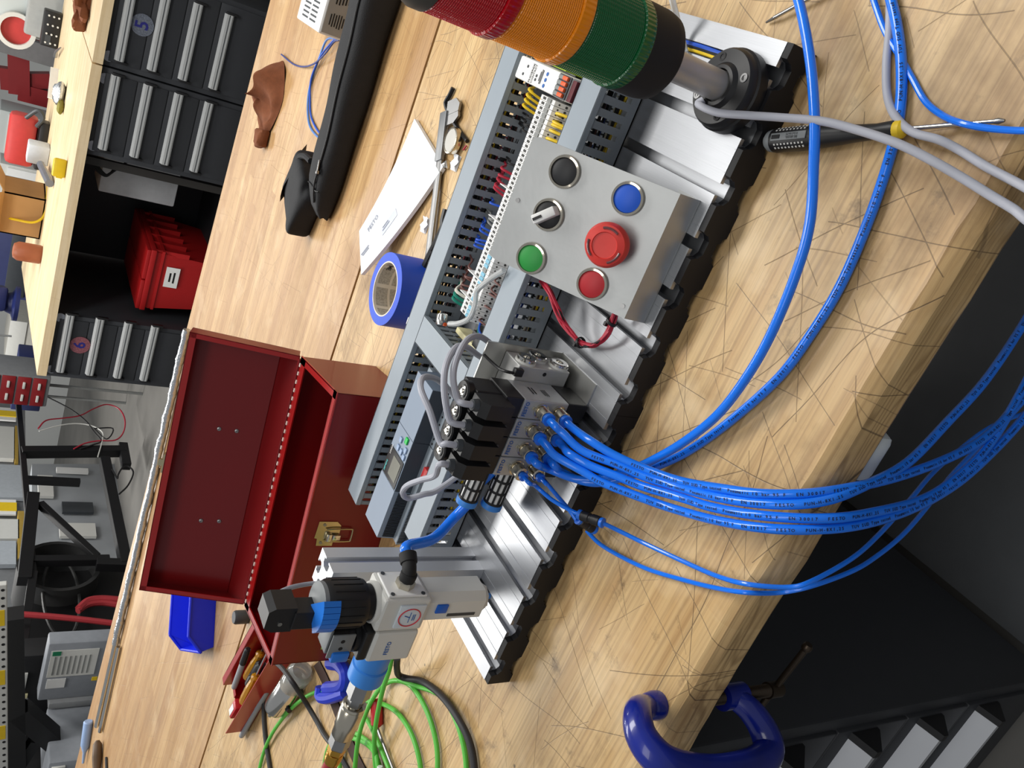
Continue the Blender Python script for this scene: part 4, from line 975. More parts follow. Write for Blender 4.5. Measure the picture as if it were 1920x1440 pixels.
obj('tee_bar', MB().cyl(kz - V((0, 0, 0.004)) - hb * 0.45, e1, 0.0034, n=14).lathe(e1 - hb.normalized() * 0.003, hb, [(0.0036, 0), (0.0050, 0.002), (0.0050, 0.006), (0.0036, 0.008)], 14).lathe(kz - V((0, 0, 0.004)) - hb * 0.45, -hb, [(0.0036, -0.002), (0.0050, 0.001), (0.0050, 0.005), (0.0036, 0.007)], 14), M('oiled_dark_steel'), t)

# ================================================================ tape roll
TC = V((0.243, 0.510, 0)); ro, ri, rc = 0.0535, 0.0405, 0.0385
t = thing('tape_roll', 'roll of blue painter tape lying flat behind the rear duct', 'tape', TC)
TB = M('painter_tape_blue', (26, 78, 206), 0.5, 0, 0.05, 60)
obj('tape', MB().lathe(TC, Z_, [(ri, 0), (ro, 0), (ro, 0.048), (ri, 0.048)], 56, close=True), TB, t)
core = obj('core', MB().lathe(TC, Z_, [(rc, 0.0), (ri, 0.0), (ri, 0.0482), (rc, 0.0482)], 56, close=True), M('core_card', (222, 215, 202), 0.7), t)
pm = MB()
for zc_, z1 in ((0.0035, 0.0215), (0.0255, 0.0440)):
    for k in range(7):
        a0 = k * 2 * PI / 7 + 0.1
        for q in range(6):
            a, b = a0 + q * 0.125, a0 + (q + 1) * 0.125
            pm.add([TC + V((math.cos(w) * (rc - 0.0003), math.sin(w) * (rc - 0.0003), zz)) for w, zz in ((a, zc_), (b, zc_), (b, z1), (a, z1))], [(3, 2, 1, 0)])
cp = M('core_print_grey', (186, 181, 170), 0.7, 0, 0.35, 420)
obj('print_block', pm, cp, core)
a = 0.95; rad = V((math.cos(a), math.sin(a), 0))
obj('printed_text', MB().text('3M', TC + rad * (rc - 0.0006) + V((0, 0, 0.036)), rad.cross(Z_) , Z_, 0.010, True), INK, core)

# ================================================================ papers
def paper(label, corners, h, z0, curl, group, rule=False):
    a, b, c, d = [V(q) for q in corners]
    def f(u, v):
        p = a.lerp(b, u).lerp(d.lerp(c, u), v); p.z = z0 + curl(u, v); return p
    mb = MB().grid(f, 14, 14); n = len(mb.v); top = list(mb.v)
    o = obj('paper_stack', MB().grid(f, 14, 14).grid(lambda u, v: f(u, v) + V((0, 0, -h)), 14, 14).add([q for i in range(15) for q in (f(i / 14, 0), f(i / 14, 0) - V((0, 0, h)))], [(2 * i, 2 * i + 1, 2 * i + 3, 2 * i + 2) for i in range(14)]).add([q for i in range(15) for q in (f(1, i / 14), f(1, i / 14) - V((0, 0, h)))], [(2 * i, 2 * i + 1, 2 * i + 3, 2 * i + 2) for i in range(14)]).add([q for i in range(15) for q in (f(0, i / 14), f(0, i / 14) - V((0, 0, h)))], [(2 * i, 2 * i + 1, 2 * i + 3, 2 * i + 2) for i in range(14)]).add([q for i in range(15) for q in (f(i / 14, 1), f(i / 14, 1) - V((0, 0, h)))], [(2 * i, 2 * i + 1, 2 * i + 3, 2 * i + 2) for i in range(14)]), M('bright_paper', (236, 238, 242), 0.7, 0, 0.02))
    return o, f
pc = [P(772, 221, z=0.012), P(669, 432, z=0.035), P(678, 515, z=0.030), P(822, 310, z=0.015)]
o, f = paper('', [(q.x, q.y, 0) for q in pc], 0.006, 0.0075, lambda u, v: 0.026 * u * u * 0.9 + 0.004 * u * (1 - u), None)
tag(o, 'curled stack of white paper leaning behind the duct beside the tape', 'paper')
for u, v, s, w in ((0.80, 0.30, 'FESTO', 0.011), (0.93, 0.62, '', 0.006), (0.66, 0.66, '', 0.007)):
    p = f(u, v); e1 = (f(u - 0.05, v) - p).normalized(); e2 = (f(u, v - 0.05) - p); e2 = (e2 - e1 * e2.dot(e1)).normalized()
    if e1.cross(e2).z < 0: e2 = -e2
    obj('printed_text', MB().text(s, p + V((0, 0, 0.0008)), e1, e2, w) if s else MB().bars(p + V((0, 0, 0.0008)), e1, e2, w * 4, w * 0.3, 2, int(u * 100)), M('grey_print', (150, 156, 170), 0.7), o)
mb = MB()
for i in range(8):
    a, b = 0.52 + i * 0.025, 0.52 + (i + 1) * 0.025
    mb.add([f(a, 0.62) + V((0, 0, 0.0006)), f(b, 0.62) + V((0, 0, 0.0006)), f(b, 0.76) + V((0, 0, 0.0006)), f(a, 0.76) + V((0, 0, 0.0006))], [(0, 1, 2, 3)])
obj('printed_image', mb, M('pale_grey_print', (205, 210, 222), 0.7), o)

# ================================================================ dial caliper and the small things near it
q7 = lambda x, y, z: P(660 + x / 5.142, 150 + y / 5.142, z=z)
cal = thing('dial_caliper', 'steel dial caliper lying between paper and rear duct', 'caliper', q7(850, 800, 0))
b0, b1 = q7(905, 300, 0.006), q7(770, 1420, 0.006)
bd = (b1 - b0); bd.z = 0; BL = bd.length; bd.normalize(); bs = V((0, 0, 1)).cross(bd)      # across
Rb = Matrix((bd, bs, Z_)).transposed()
obj('beam', MB().box(b0 + bd * (BL * 0.66), (BL * 1.3, 0.0150, 0.0035), Rb, 0.0004), STEEL_D, cal)
obj('slide', MB().box(b0 + bd * (BL * 0.22) + Z_ * 0.0015, (BL * 0.42, 0.0185, 0.0055), Rb, 0.0006), M('dull_steel_slide', (142, 144, 146), 0.42, 0.7), cal)
sgn = 1 if (q7(1050, 380, 0.006) - q7(900, 380, 0.006)).dot(bs) > 0 else -1
def jaw(s0, s1, tip):
    o_ = b0 - Z_ * 0.0015
    pl_ = [(s0, sgn * 0.006), (s1, sgn * 0.006), (s1 if tip > 0 else s1, sgn * 0.040), ((s0 + s1) / 2, sgn * 0.042), (s0, sgn * 0.030)]
    if sgn < 0: pl_ = pl_[::-1]
    return MB().prism(pl_, o_, bd, bs, 0.0035)
obj('jaw', jaw(-0.012, 0.0085, 1), STEEL_D, cal, smooth=False)
obj('jaw', jaw(0.0235, 0.009, 1), STEEL_D, cal, smooth=False)
dc = q7(975, 590, 0.008)
di = obj('dial', MB().lathe(dc - Z_ * 0.003, Z_, [(0.0190, 0), (0.0195, 0.004), (0.0185, 0.008), (0.0165, 0.0085), (0.0160, 0.007), (0, 0.007)], 32), NICKEL, cal)
obj('dial_face', MB().cyl(dc + Z_ * 0.004, dc + Z_ * 0.0045, 0.0158, n=32), M('dial_face_grey', (186, 184, 176), 0.4), di)
obj('thumb_wheel', MB().lathe(q7(905, 820, 0.004), bs, [(0.006, 0), (0.006, 0.006)], 18), STEEL, cal)
o = obj('hex_key', MB().tube([q7(975, 75, 0.004), q7(940, 150, 0.004), q7(905, 210, 0.004), q7(905, 245, 0.004), q7(925, 300, 0.004), q7(1000, 440, 0.004), q7(1110, 590, 0.004)], 0.0032, 6, 4), M('black_oxide_steel', (40, 40, 42), 0.35, 0.6))
tag(o, 'bent black hex key poking out from under the caliper jaws', 'hex key')
o = obj('red_wire_offcut', MB().tube([q7(1105, 630, 0.002), q7(1090, 650, 0.003), q7(1075, 672, 0.002)], 0.0014, 8), RWIRE); tag(o, 'tiny red wire offcut beside the rear duct', 'wire')
for i, (x, y, lab) in enumerate(((1010, 800, 'crumpled white paper label beside the caliper dial'), (715, 1400, 'small white label under the caliper beam'))):
    c = q7(x, y, 0.0)
    o = obj('paper_label', MB().grid(lambda u, v: c + V(((u - 0.5) * 0.022, (v - 0.5) * 0.016, 0.002 + 0.004 * math.sin(5 * u + 3 * v) ** 2)), 6, 6).grid(lambda u, v: c + V(((u - 0.5) * 0.022, (v - 0.5) * 0.016, 0.0003)), 6, 6), M('bright_paper'))
    tag(o, lab, 'label')
o = obj('side_cutters', MB().tube([q7(905, 1250, 0.005), q7(880, 1350, 0.006), q7(860, 1460, 0.006), P(800, 490, z=0.006)], 0.0050, 8).tube([P(812, 470, z=0.005), P(797, 500, z=0.006), P(787, 520, z=0.006)], 0.006, 8), BLACK)
tag(o, 'black tool handle mostly hidden behind the rear duct', 'hand tool')
o = obj('label_clip', MB().box(P(786, 531, z=0.055), (0.010, 0.006, 0.012), bev=0.001), WHITE)
o.location = V((0.262, 0.3560, 0.072)); tag(o, 'white clip on the rear face of the long duct', 'clip')
# ================================================================ red toolbox
tx = V((0.983, 0.183, 0)).normalized(); ty = V((-0.183, 0.983, 0)).normalized()
TO = V((-0.2905, 0.3165, 0)); TLn, TD, TH = 0.4245, 0.160, 0.122
def tb_(a, b, c): return TO + tx * a + ty * b + Z_ * c
Rt = Matrix((tx, ty, Z_)).transposed()
box = thing('toolbox', 'open red steel toolbox with its lid up behind the wiring rig', 'toolbox', tb_(TLn / 2, TD / 2, 0))
w = 0.0014
def slab(mb, a0, a1, b0, b1, c0, c1): mb.box(tb_((a0 + a1) / 2, (b0 + b1) / 2, (c0 + c1) / 2), (a1 - a0, b1 - b0, c1 - c0), Rt)
mb = MB(); slab(mb, 0, TLn, 0, TD, 0, w); slab(mb, 0, TLn, 0, w, 0, TH); slab(mb, 0, TLn, TD - w, TD, 0, TH); slab(mb, 0, w, 0, TD, 0, TH); slab(mb, TLn - w, TLn, 0, TD, 0, TH)
obj('body', mb, RED, box, smooth=False)
mb = MB(); slab(mb, -0.001, TLn + 0.001, -0.0012, 0.012, TH - 0.002, TH); slab(mb, -0.001, 0.010, 0, TD, TH - 0.002, TH); slab(mb, TLn - 0.010, TLn + 0.001, 0, TD, TH - 0.002, TH); slab(mb, 0.012, TLn - 0.012, 0.010, 0.012, TH - 0.018, TH); slab(mb, 0, TLn, TD - 0.022, TD, TH - 0.002, TH)
obj('rim', mb, RED_L, box, smooth=False)
mb = MB()
mb.cyl(tb_(0.004, TD + 0.0005, TH + 0.001), tb_(TLn - 0.004, TD + 0.0005, TH + 0.001), 0.0026, n=10)
hg = obj('hinge', mb, RED, box)
sl_ = obj('hinge_slot', MB().box(tb_(0.010, TD - 0.004, TH + 0.0006), (0.0055, 0.0032, 0.0014), Rt), M('bare_hinge_metal', (240, 226, 214), 0.4, 0.0), hg)
for k in range(1, 31): dup(sl_, tx * (k * 0.0134), hg, False)
# lid: leaning back about 20 degrees
LA = math.radians(19.5); lu = ty * math.sin(LA) + Z_ * math.cos(LA); ln = -ty * math.cos(LA) + Z_ * math.sin(LA)
LO = tb_(0, TD + 0.002, TH + 0.002)
def ld(a, s, n): return LO + tx * a + lu * s + ln * n
Rl = Matrix((tx, lu, ln)).transposed()
def lslab(mb, a0, a1, s0, s1, n0, n1): mb.box(ld((a0 + a1) / 2, (s0 + s1) / 2, (n0 + n1) / 2), (a1 - a0, s1 - s0, n1 - n0), Rl)
LH, LDp = 0.158, 0.030
mb = MB(); lslab(mb, 0, TLn, 0.028, LH, -LDp, -LDp + w)
mb.quad(ld(0, 0.0, 0), ld(TLn, 0.0, 0), ld(TLn, 0.028, -LDp), ld(0, 0.028, -LDp), -w)
lslab(mb, 0, TLn, LH - w, LH, -LDp, 0.0); lslab(mb, 0, w, 0.0, LH, -LDp, 0.0); lslab(mb, TLn - w, TLn, 0.0, LH, -LDp, 0.0)
lid = obj('lid', mb, RED, box, smooth=False)
mb = MB(); lslab(mb, 0, TLn, LH - 0.010, LH, -0.0015, 0); lslab(mb, TLn - 0.008, TLn, 0.0, LH, -0.0015, 0); lslab(mb, 0, 0.008, 0.0, LH, -0.0015, 0)
obj('lid_rim', mb, RED_L, lid, smooth=False)
for x, y in ((411, 804), (444, 808), (377, 976), (411, 977)):
    d = ray(x, y); pnt = ld(0, 0, -LDp + w); s = (pnt - CAM).dot(ln) / d.dot(ln); p = CAM + d * s
    obj('rivet', MB().lathe(p, ln, [(0.0036, 0), (0.0030, 0.0012), (0.0012, 0.0018), (0.0012, 0.0006), (0, 0.0006)], 14), STEEL_D, lid)
lc = ld(0.215, LH + 0.001, -0.006)
obj('catch', MB().box(lc, (0.030, 0.003, 0.010), Rl).box(lc + lu * 0.004, (0.010, 0.008, 0.004), Rl), ZINC, lid)
def front_hit(x, y):
    d = ray(x, y); s = (TO - CAM).dot(ty) / d.dot(ty); return CAM + d * s
def latch(c, par):
    a = (c - TO).dot(tx); h = c.z
    g = lambda u, v, n=0.0: TO + tx * (a + u) + Z_ * (h + v) - ty * n
    l_ = obj('latch', MB().prism([(-0.019, 0.012), (-0.008, 0.013), (-0.007, 0.017), (0.019, 0.015), (0.019, -0.012), (0.013, -0.019), (-0.010, -0.019), (-0.012, -0.012), (-0.019, -0.012)], g(0, 0), tx, Z_, 0.0016), ZINC, par, smooth=False)
    obj('bail', MB().tube([g(-0.010, 0.002, 0.004), g(-0.0105, -0.010, 0.005), g(-0.0105, -0.034, 0.004), g(-0.008, -0.037, 0.004), g(0.006, -0.037, 0.004), g(0.009, -0.034, 0.004), g(0.009, -0.010, 0.005), g(0.008, 0.002, 0.004)], 0.0012, 8, 3), ZINC, l_)
    obj('hasp', MB().box(g(-0.004, -0.003, 0.005), (0.012, 0.007, 0.008), Rt, 0.002).box(g(-0.004, -0.014, 0.005), (0.008, 0.004, 0.012), Rt, 0.001), STEEL, l_)
    for u in (-0.014, 0.014): obj('rivet', MB().cyl(g(u, 0.006, 0.0014), g(u, 0.006, 0.0026), 0.0022, n=12), STEEL_D, l_)
latch(front_hit(612, 1000), box)
latch(front_hit(606, 1196) + V((0, 0, -0.012)), box)
o = obj('flashlight', MB().lathe(tb_(0.290, 0.045, 0.060), tx, [(0.008, 0), (0.0125, 0.006), (0.0125, 0.090), (0.010, 0.100), (0, 0.102)], 20), BLACK)
tag(o, 'black cylindrical tool handle with a white ring lying inside the toolbox', 'tool handle')
obj('white_ring', MB().lathe(tb_(0.366, 0.045, 0.060), tx, [(0.0126, 0), (0.0129, 0), (0.0129, 0.0025), (0.0126, 0.0025)], 20, close=True), WHITE, o)
o2 = obj('tool_case', MB().box(tb_(0.33, 0.05, 0.024), (0.16, 0.07, 0.045), Rt, 0.004), BLACK_M); tag(o2, 'dark case at the bottom of the open toolbox', 'case')

# ================================================================ lift-out tray with tools, left of the toolbox
ta = P(435, 1374, z=0.030); tb1 = P(514, 1243, z=0.030)
ux = (tb1 - ta); ux.z = 0; ux.normalize(); uy = Z_.cross(ux)
ta = V((ta.x, ta.y, 0)); TRL, TRW, TRH = 0.300, 0.090, 0.042
Ru = Matrix((ux, uy, Z_)).transposed()
def tr(a, b, c): return ta + ux * a + uy * b + Z_ * c
ty2 = thing('tool_tray', 'red steel lift-out tray full of hand tools left of the toolbox', 'tray', tr(TRL / 2, TRW / 2, 0))
def tslab(mb, a0, a1, b0, b1, c0, c1): mb.box(tr((a0 + a1) / 2, (b0 + b1) / 2, (c0 + c1) / 2), (a1 - a0, b1 - b0, c1 - c0), Ru)
mb = MB(); tslab(mb, 0.01, TRL, 0, TRW, 0.0, 0.0015); tslab(mb, 0, TRL, 0, 0.0015, 0, TRH); tslab(mb, 0.02, TRL, TRW - 0.0015, TRW, 0, TRH); tslab(mb, 0.02, 0.0215, 0, TRW, 0, TRH * 0.55); tslab(mb, TRL - 0.0015, TRL, 0, TRW, 0, TRH)
obj('pan', mb, RED_L, ty2, smooth=False)
mb = MB(); tslab(mb, 0.02, TRL, TRW - 0.001, TRW + 0.014, TRH - 0.0015, TRH); tslab(mb, 0.02, 0.032, TRW - 0.03, TRW + 0.014, TRH * 0.55, TRH * 0.55 + 0.0015)
tslab(mb, 0.05, TRL, TRW + 0.0125, TRW + 0.014, TRH - 0.016, TRH)
obj('rolled_edge', mb, RED_L, ty2, smooth=False)
AMB = M('amber_handle_plastic', (196, 138, 26), 0.25, 0, 0.12, 30, trans=0.2)
def yellow_driver(label, a, b, z, tilt=0.0):
    p, q = tr(*a, z), tr(*b, z + tilt); d = q - p; L = d.length
    t = thing('screwdriver', label, 'screwdriver', V((p.x, p.y, z)))
    prof = [(0.005, 0), (0.0095, 0.004), (0.0105, 0.02), (0.0098, L * 0.6), (0.0072, L * 0.85), (0.0090, L * 0.97), (0.0055, L)]
    obj('handle', MB().lathe(p, d, prof, 10), AMB, t, smooth=False)
    obj('shaft', MB().cyl(q, q + d.normalized() * 0.07, 0.0022, n=10), STEEL, t)
yellow_driver('amber-handled screwdriver against the near wall of the tray', (0.085, 0.018), (0.170, 0.026), 0.030)
yellow_driver('amber-handled screwdriver under the marker by the far wall of the tray', (0.075, 0.072), (0.165, 0.074), 0.013)
def marker_pen(label, p, q, cap):
    d = q - p; L = d.length; t = thing('marker_pen', label, 'marker', V((p.x, p.y, 0)), 'grey felt markers')
    obj('barrel', MB().lathe(p, d, [(0.0035, 0), (0.0052, 0.003), (0.0056, 0.012), (0.0056, L * 0.66)], 16), M('marker_grey', (152, 154, 158), 0.45), t)
    obj('cap', MB().lathe(p + d * 0.64, d, [(0.0062, 0), (0.0064, 0.004), (0.0058, L * 0.36 - 0.002), (0.0035, L * 0.36)], 16), cap, t)
    return t
marker_pen('grey marker with black cap lying on top of the tools in the tray', tr(0.072, 0.055, 0.040), tr(0.195, 0.068, 0.047), BLACK)
marker_pen('grey marker lying on the bench beside the tray wall', P(452, 1381, z=0.0075), P(500, 1296, z=0.0085), M('marker_grey'))
o = obj('tape_measure', MB().box(tr(0.055, 0.022, 0.028), (0.042, 0.022, 0.030), Ru, 0.004), M('red_plastic', (176, 26, 34), 0.4)); tag(o, 'small red case with white label in the near corner of the tray', 'tape measure')
obj('white_label', MB().box(tr(0.053, 0.022, 0.0434), (0.026, 0.012, 0.0008), Ru), WHITE, o)
o = obj('ratchet_handle', MB().lathe(tr(0.105, 0.043, 0.020), ux, [(0.006, 0), (0.0115, 0.004), (0.0115, 0.03), (0.0095, 0.034), (0.0115, 0.038), (0.0115, 0.070), (0.007, 0.076)], 18), BLACK); tag(o, 'black grooved driver handle in the middle of the tray', 'tool handle')
o = obj('pliers', MB().tube([tr(0.05, 0.060, 0.010), tr(0.09, 0.052, 0.012), tr(0.14, 0.050, 0.012)], 0.005, 8).tube([tr(0.052, 0.045, 0.010), tr(0.09, 0.047, 0.011), tr(0.14, 0.049, 0.012)], 0.005, 8), BLACK_M); tag(o, 'black handles of a tool at the bottom of the tray', 'pliers')

# silver air cylinder beside the tray
k9 = lambda x, y, z: P(390 + x / 5.538, 1130 + y / 5.538, z=z)
ca, cb2 = k9(700, 1090, 0.022), k9(980, 700, 0.022); dcy = cb2 - ca; LC = dcy.length
t = thing('air_cylinder', 'polished silver pneumatic cylinder lying between tray and regulator', 'cylinder', V((ca.x, ca.y, 0)))
obj('barrel', MB().lathe(ca, dcy, [(0.014, 0), (0.020, 0.004), (0.0215, 0.010), (0.0215, LC * 0.62), (0.0205, LC * 0.64)], 32), STEEL, t)
obj('clear_end', MB().lathe(ca + dcy * 0.64, dcy, [(0.0215, 0), (0.0218, 0.004), (0.0218, LC * 0.30), (0.016, LC * 0.36)], 32), M('clear_acrylic', (222, 224, 220), 0.08, 0, 0.02, trans=0.7), t)
obj('piston_rod', MB().lathe(ca, -dcy, [(0.007, 0), (0.007, 0.012), (0.0045, 0.013), (0.0045, 0.03)], 16), NICKEL, t)
obj('port_fitting', MB().lathe(ca + dcy * 0.62 + V((0.012, -0.018, -0.004)), V((0.3, -0.9, 0.1)), [(0.006, 0), (0.006, 0.010), (0.0045, 0.011), (0.0045, 0.018)], 12).lathe(ca + dcy * 0.15 + V((0.012, -0.018, -0.006)), V((0.2, -0.95, 0.0)), [(0.006, 0), (0.006, 0.010), (0.0045, 0.011), (0.0045, 0.016)], 12), BLACK, t)

# blue spring clip and brown strap
k10 = lambda x, y, z: P(560 + x / 5.647, 1210 + y / 5.647, z=z)
CB = M('deep_blue_plastic', (24, 52, 200), 0.4, 0, 0.05)
t = thing('hose_clip', 'deep blue plastic Y-shaped clip on the bench under the coupler', 'clip', k10(430, 380, 0))
obj('arm', MB().tube([k10(340, 190, 0.012), k10(430, 205, 0.016), k10(500, 300, 0.016), k10(470, 430, 0.014), k10(300, 455, 0.010)], 0.0105, 10), CB, t)
obj('foot', MB().tube([k10(240, 440, 0.012), k10(235, 540, 0.012), k10(330, 555, 0.012), k10(500, 500, 0.012)], 0.0095, 10), CB, t)
mb = MB(); pts = [k10(*q, 0.0) for q in ((200, 190), (290, 370), (400, 640), (520, 960), (610, 1180), (700, 1360))]
wv = V((0.012, -0.006, 0))
mb.grid(lambda u, v: V((lambda a: a)(spl(pts, 6)[min(30, int(u * 30))])) + wv * (v - 0.5) * 2 + V((0, 0, 0.0022)), 30, 1)
mb.grid(lambda u, v: spl(pts, 6)[min(30, int(u * 30))] + wv * (v - 0.5) * 2 + V((0, 0, 0.0004)), 30, 1)
o = obj('strap', mb, M('brown_webbing', (66, 46, 38), 0.8)); tag(o, 'flat dark brown strap running under the green cable', 'strap')
# small red-handled tool
t = thing('nut_driver', 'small red-handled tool lying among the green cable loops', 'hand tool', k10(825, 760, 0))
obj('handle', MB().lathe(k10(830, 870, 0.0085), k10(825, 650, 0.0085) - k10(830, 870, 0.0085), [(0.004, 0), (0.0085, 0.004), (0.0085, 0.034), (0.005, 0.038)], 12), M('red_plastic'), t)
obj('shaft', MB().cyl(k10(830, 870, 0.0085), k10(1010, 1330, 0.004), 0.0022, n=10), STEEL_D, t)

# ================================================================ green cable coil and black leads
gl = []
def strand(l): gl.append([k10(x, y, z) for x, y, z in l])
strand([(985, 130, 0.045), (950, 290, 0.04), (900, 440, 0.034), (860, 600, 0.030), (815, 850, 0.024), (800, 1050, 0.016), (815, 1300, 0.010), (840, 1480, 0.006), (700, 1560, 0.006), (590, 1470, 0.010), (600, 1250, 0.016), (640, 950, 0.022), (720, 700, 0.020), (800, 540, 0.016), (900, 420, 0.008), (1040, 372, 0.005), (1200, 440, 0.005), (1350, 680, 0.005), (1450, 1000, 0.005), (1470, 1300, 0.005), (1430, 1560, 0.005)])
gl.append([P(480, 1500, z=0.004), P(487, 1440, z=0.005), P(505, 1385, z=0.008), P(540, 1335, z=0.012), P(580, 1303, z=0.013), P(615, 1296, z=0.012), P(642, 1306, z=0.009), P(682, 1342, z=0.006), P(700, 1372, z=0.005), P(728, 1438, z=0.005), P(745, 1490, z=0.005)])
strand([(560, 720, 0.004), (620, 620, 0.005), (720, 590, 0.006), (900, 625, 0.005), (1060, 730, 0.005), (1200, 950, 0.005), (1285, 1250, 0.005), (1290, 1520, 0.005)])
strand([(270, 1500, 0.005), (275, 1250, 0.005), (330, 1050, 0.006), (450, 960, 0.008), (580, 985, 0.010), (700, 1030, 0.008), (800, 1130, 0.006), (860, 1300, 0.005), (880, 1500, 0.005)])
strand([(430, 1500, 0.005), (440, 1250, 0.005), (500, 1010, 0.006), (580, 930, 0.006), (690, 985, 0.006), (800, 1090, 0.010), (840, 1300, 0.012), (850, 1500, 0.010)])
strand([(1060, 360, 0.009), (1250, 430, 0.004), (1430, 490, 0.004), (1560, 590, 0.004), (1680, 830, 0.004), (1750, 1080, 0.004), (1775, 1300, 0.004), (1770, 1500, 0.004)])
mb = MB()
for s in gl: mb.tube(s, 0.0033, 10, 6)
o = obj('green_cable', mb, GREEN); tag(o, 'coil of bright green cable looped on the bench below the coupler', 'cable')
sl_t = k10(862, 1280, 0.0125)
obj('wire_marker', MB().lathe(sl_t, k10(858, 1340, 0.012) - sl_t, [(0.0036, 0), (0.0040, 0.0005), (0.0040, 0.010), (0.0036, 0.0105)], 14), WHITE, o)
o = obj('black_cable', MB().tube([k10(1045, 130, 0.04), k10(1040, 230, 0.030), k10(1060, 315, 0.016), k10(1150, 350, 0.007), k10(1290, 375, 0.006), k10(1430, 460, 0.006), k10(1560, 590, 0.009), k10(1690, 780, 0.009), k10(1800, 1000, 0.007), k10(1855, 1250, 0.006), k10(1860, 1500, 0.006)], 0.0044, 12, 8), BCABLE)
tag(o, 'thick black cable curving beside the outer green loop', 'cable')
o = obj('black_cable', MB().tube([k9(690, 600, 0.030), k9(660, 660, 0.026), k9(610, 800, 0.014), k9(585, 950, 0.0045), k9(580, 1200, 0.0045), k9(600, 1440, 0.0045), k9(640, 1700, 0.0045), k9(680, 1950, 0.0045)], 0.0040, 10, 6), BCABLE)
tag(o, 'black cable dropping straight past the tray corner', 'cable')
o = obj('black_cable', MB().tube([k9(690, 612, 0.046), k9(770, 680, 0.048), k9(860, 800, 0.050), k9(940, 920, 0.036), k9(1030, 1060, 0.016), k9(1130, 1230, 0.006), k10(280, 960, 0.005), k10(420, 1140, 0.010), k10(520, 1310, 0.006), k10(600, 1480, 0.005)], 0.0040, 10, 6), BCABLE)
tag(o, 'black cable crossing over the silver cylinder towards the green coil', 'cable')

# ================================================================ blue parts bin behind the lid
bc = P(366, 1190, z=0.04)
bx_ = thing('parts_bin', 'bright blue plastic parts bin partly hidden behind the toolbox lid', 'bin', V((bc.x, bc.y, 0)))
bv = [P(318, 1146, z=0.075), P(331, 1213, z=0.075), P(386, 1162, z=0.075)]
def bn(a, b, c):
    # a across (0..1), b along (0..1) , height c
    e1 = V((0.115, -0.125, 0)); e2 = V((0.165, 0.145, 0)); o_ = V((-0.908, 0.962, 0))
    return o_ + e1 * a + e2 * b + Z_ * c
BINM = M('bin_blue_plastic', (14, 40, 214), 0.42, 0, 0.04)
mb = MB(); H = 0.058
def wall(p, q, r, s): mb.quad(p, q, r, s, 0.0022)
wall(bn(.06, .04, 0), bn(.94, .04, 0), bn(.94, .98, 0), bn(.06, .98, 0))
wall(bn(.06, .04, 0), bn(.06, .98, 0), bn(0, 1, H), bn(0, .16, H)); wall(bn(.94, .04, 0), bn(1, .16, H), bn(1, 1, H), bn(.94, .98, 0))
wall(bn(.06, .98, 0), bn(.94, .98, 0), bn(1, 1, H), bn(0, 1, H)); wall(bn(.06, .04, 0), bn(.0, .0, 0.03), bn(1, .0, 0.03), bn(.94, .04, 0))
mb.add([bn(.06, .04, 0), bn(0, .16, H), bn(0, 0, .03)], [(0, 1, 2)]); mb.add([bn(.94, .04, 0), bn(1, .16, H), bn(1, 0, .03)], [(0, 1, 2)])
obj('shell', mb, BINM, bx_, smooth=False)
mb = MB()
for p, q in ((bn(0, .16, H), bn(0, 1, H)), (bn(1, .16, H), bn(1, 1, H)), (bn(0, 1, H), bn(1, 1, H)), (bn(0, 0, .03), bn(1, 0, .03)), (bn(0, 0, .03), bn(0, .16, H)), (bn(1, 0, .03), bn(1, .16, H))): mb.cyl(p, q, 0.0034, n=8)
obj('rim', mb, BINM, bx_)
o = obj('screw_fitting', MB().lathe(bn(.5, .35, 0.004), Z_, [(0.006, 0), (0.006, 0.006), (0.003, 0.007), (0.003, 0.02)], 10), STEEL); tag(o, 'shiny small fitting lying in the blue parts bin', 'fitting')
gk = P(452, 1157, z=0.015)
o = obj('bottle_cap', MB().lathe(V((gk.x, gk.y, 0)), Z_, [(0.013, 0), (0.014, 0.004), (0.014, 0.026), (0.012, 0.030)], 20), DGREY); tag(o, 'dark grey cap standing behind the toolbox hinge corner', 'cap')

# ================================================================ black case and pouch
FAB = M('black_nylon', (27, 28, 31), 0.75, 0, 0.15, 60, bump=0.25, bscale=500)
case = thing('instrument_case', 'long black soft case lying on the pale bench top', 'soft case', (0.45, 0.925, 0))
def bag(u, v):
    x = 0.205 + u * 0.60
    e = min(1.0, (u / 0.10)) ** 0.5 if u < 0.10 else 1.0
    hw = (0.037 + 0.009 * u) * (0.35 + 0.65 * e); h = (0.046 + 0.022 * min(1, u * 1.6)) * (0.45 + 0.55 * e)
    a = -PI / 2 + v * 2 * PI; c_, s_ = math.cos(a), math.sin(a)
    yy = hw * math.copysign(abs(c_) ** 0.55, c_); zz = h / 2 * (1 + math.copysign(abs(s_) ** 0.6, s_))
    return V((x + 0.002 * math.sin(9 * v * PI), 0.927 - 0.030 * (u - 0.5) * 0.4 + yy + 0.0015 * math.sin(14 * u), max(0.0004, zz + 0.0012 * math.sin(23 * u + 9 * v))))
mb = MB().grid(bag, 36, 26); mb.f.append(tuple(range(26)))
obj('shell', mb, FAB, case)
zp_ = [bag(u, 0.58) + V((0, 0.001, 0.0022)) for u in [i / 20 for i in range(1, 21)]]
zip_ = obj('zipper', MB().tube(zp_, 0.0018, 6, 2), BLACK, case)
zc = bag(0.16, 0.60)
obj('zip_pull', MB().box(zc + V((0.004, 0.002, 0.006)), (0.020, 0.005, 0.0016), rz(0.3), 0.0006).box(zc + V((-0.008, 0.0, 0.005)), (0.006, 0.006, 0.005), rz(0.3), 0.001), STEEL_D, zip_)
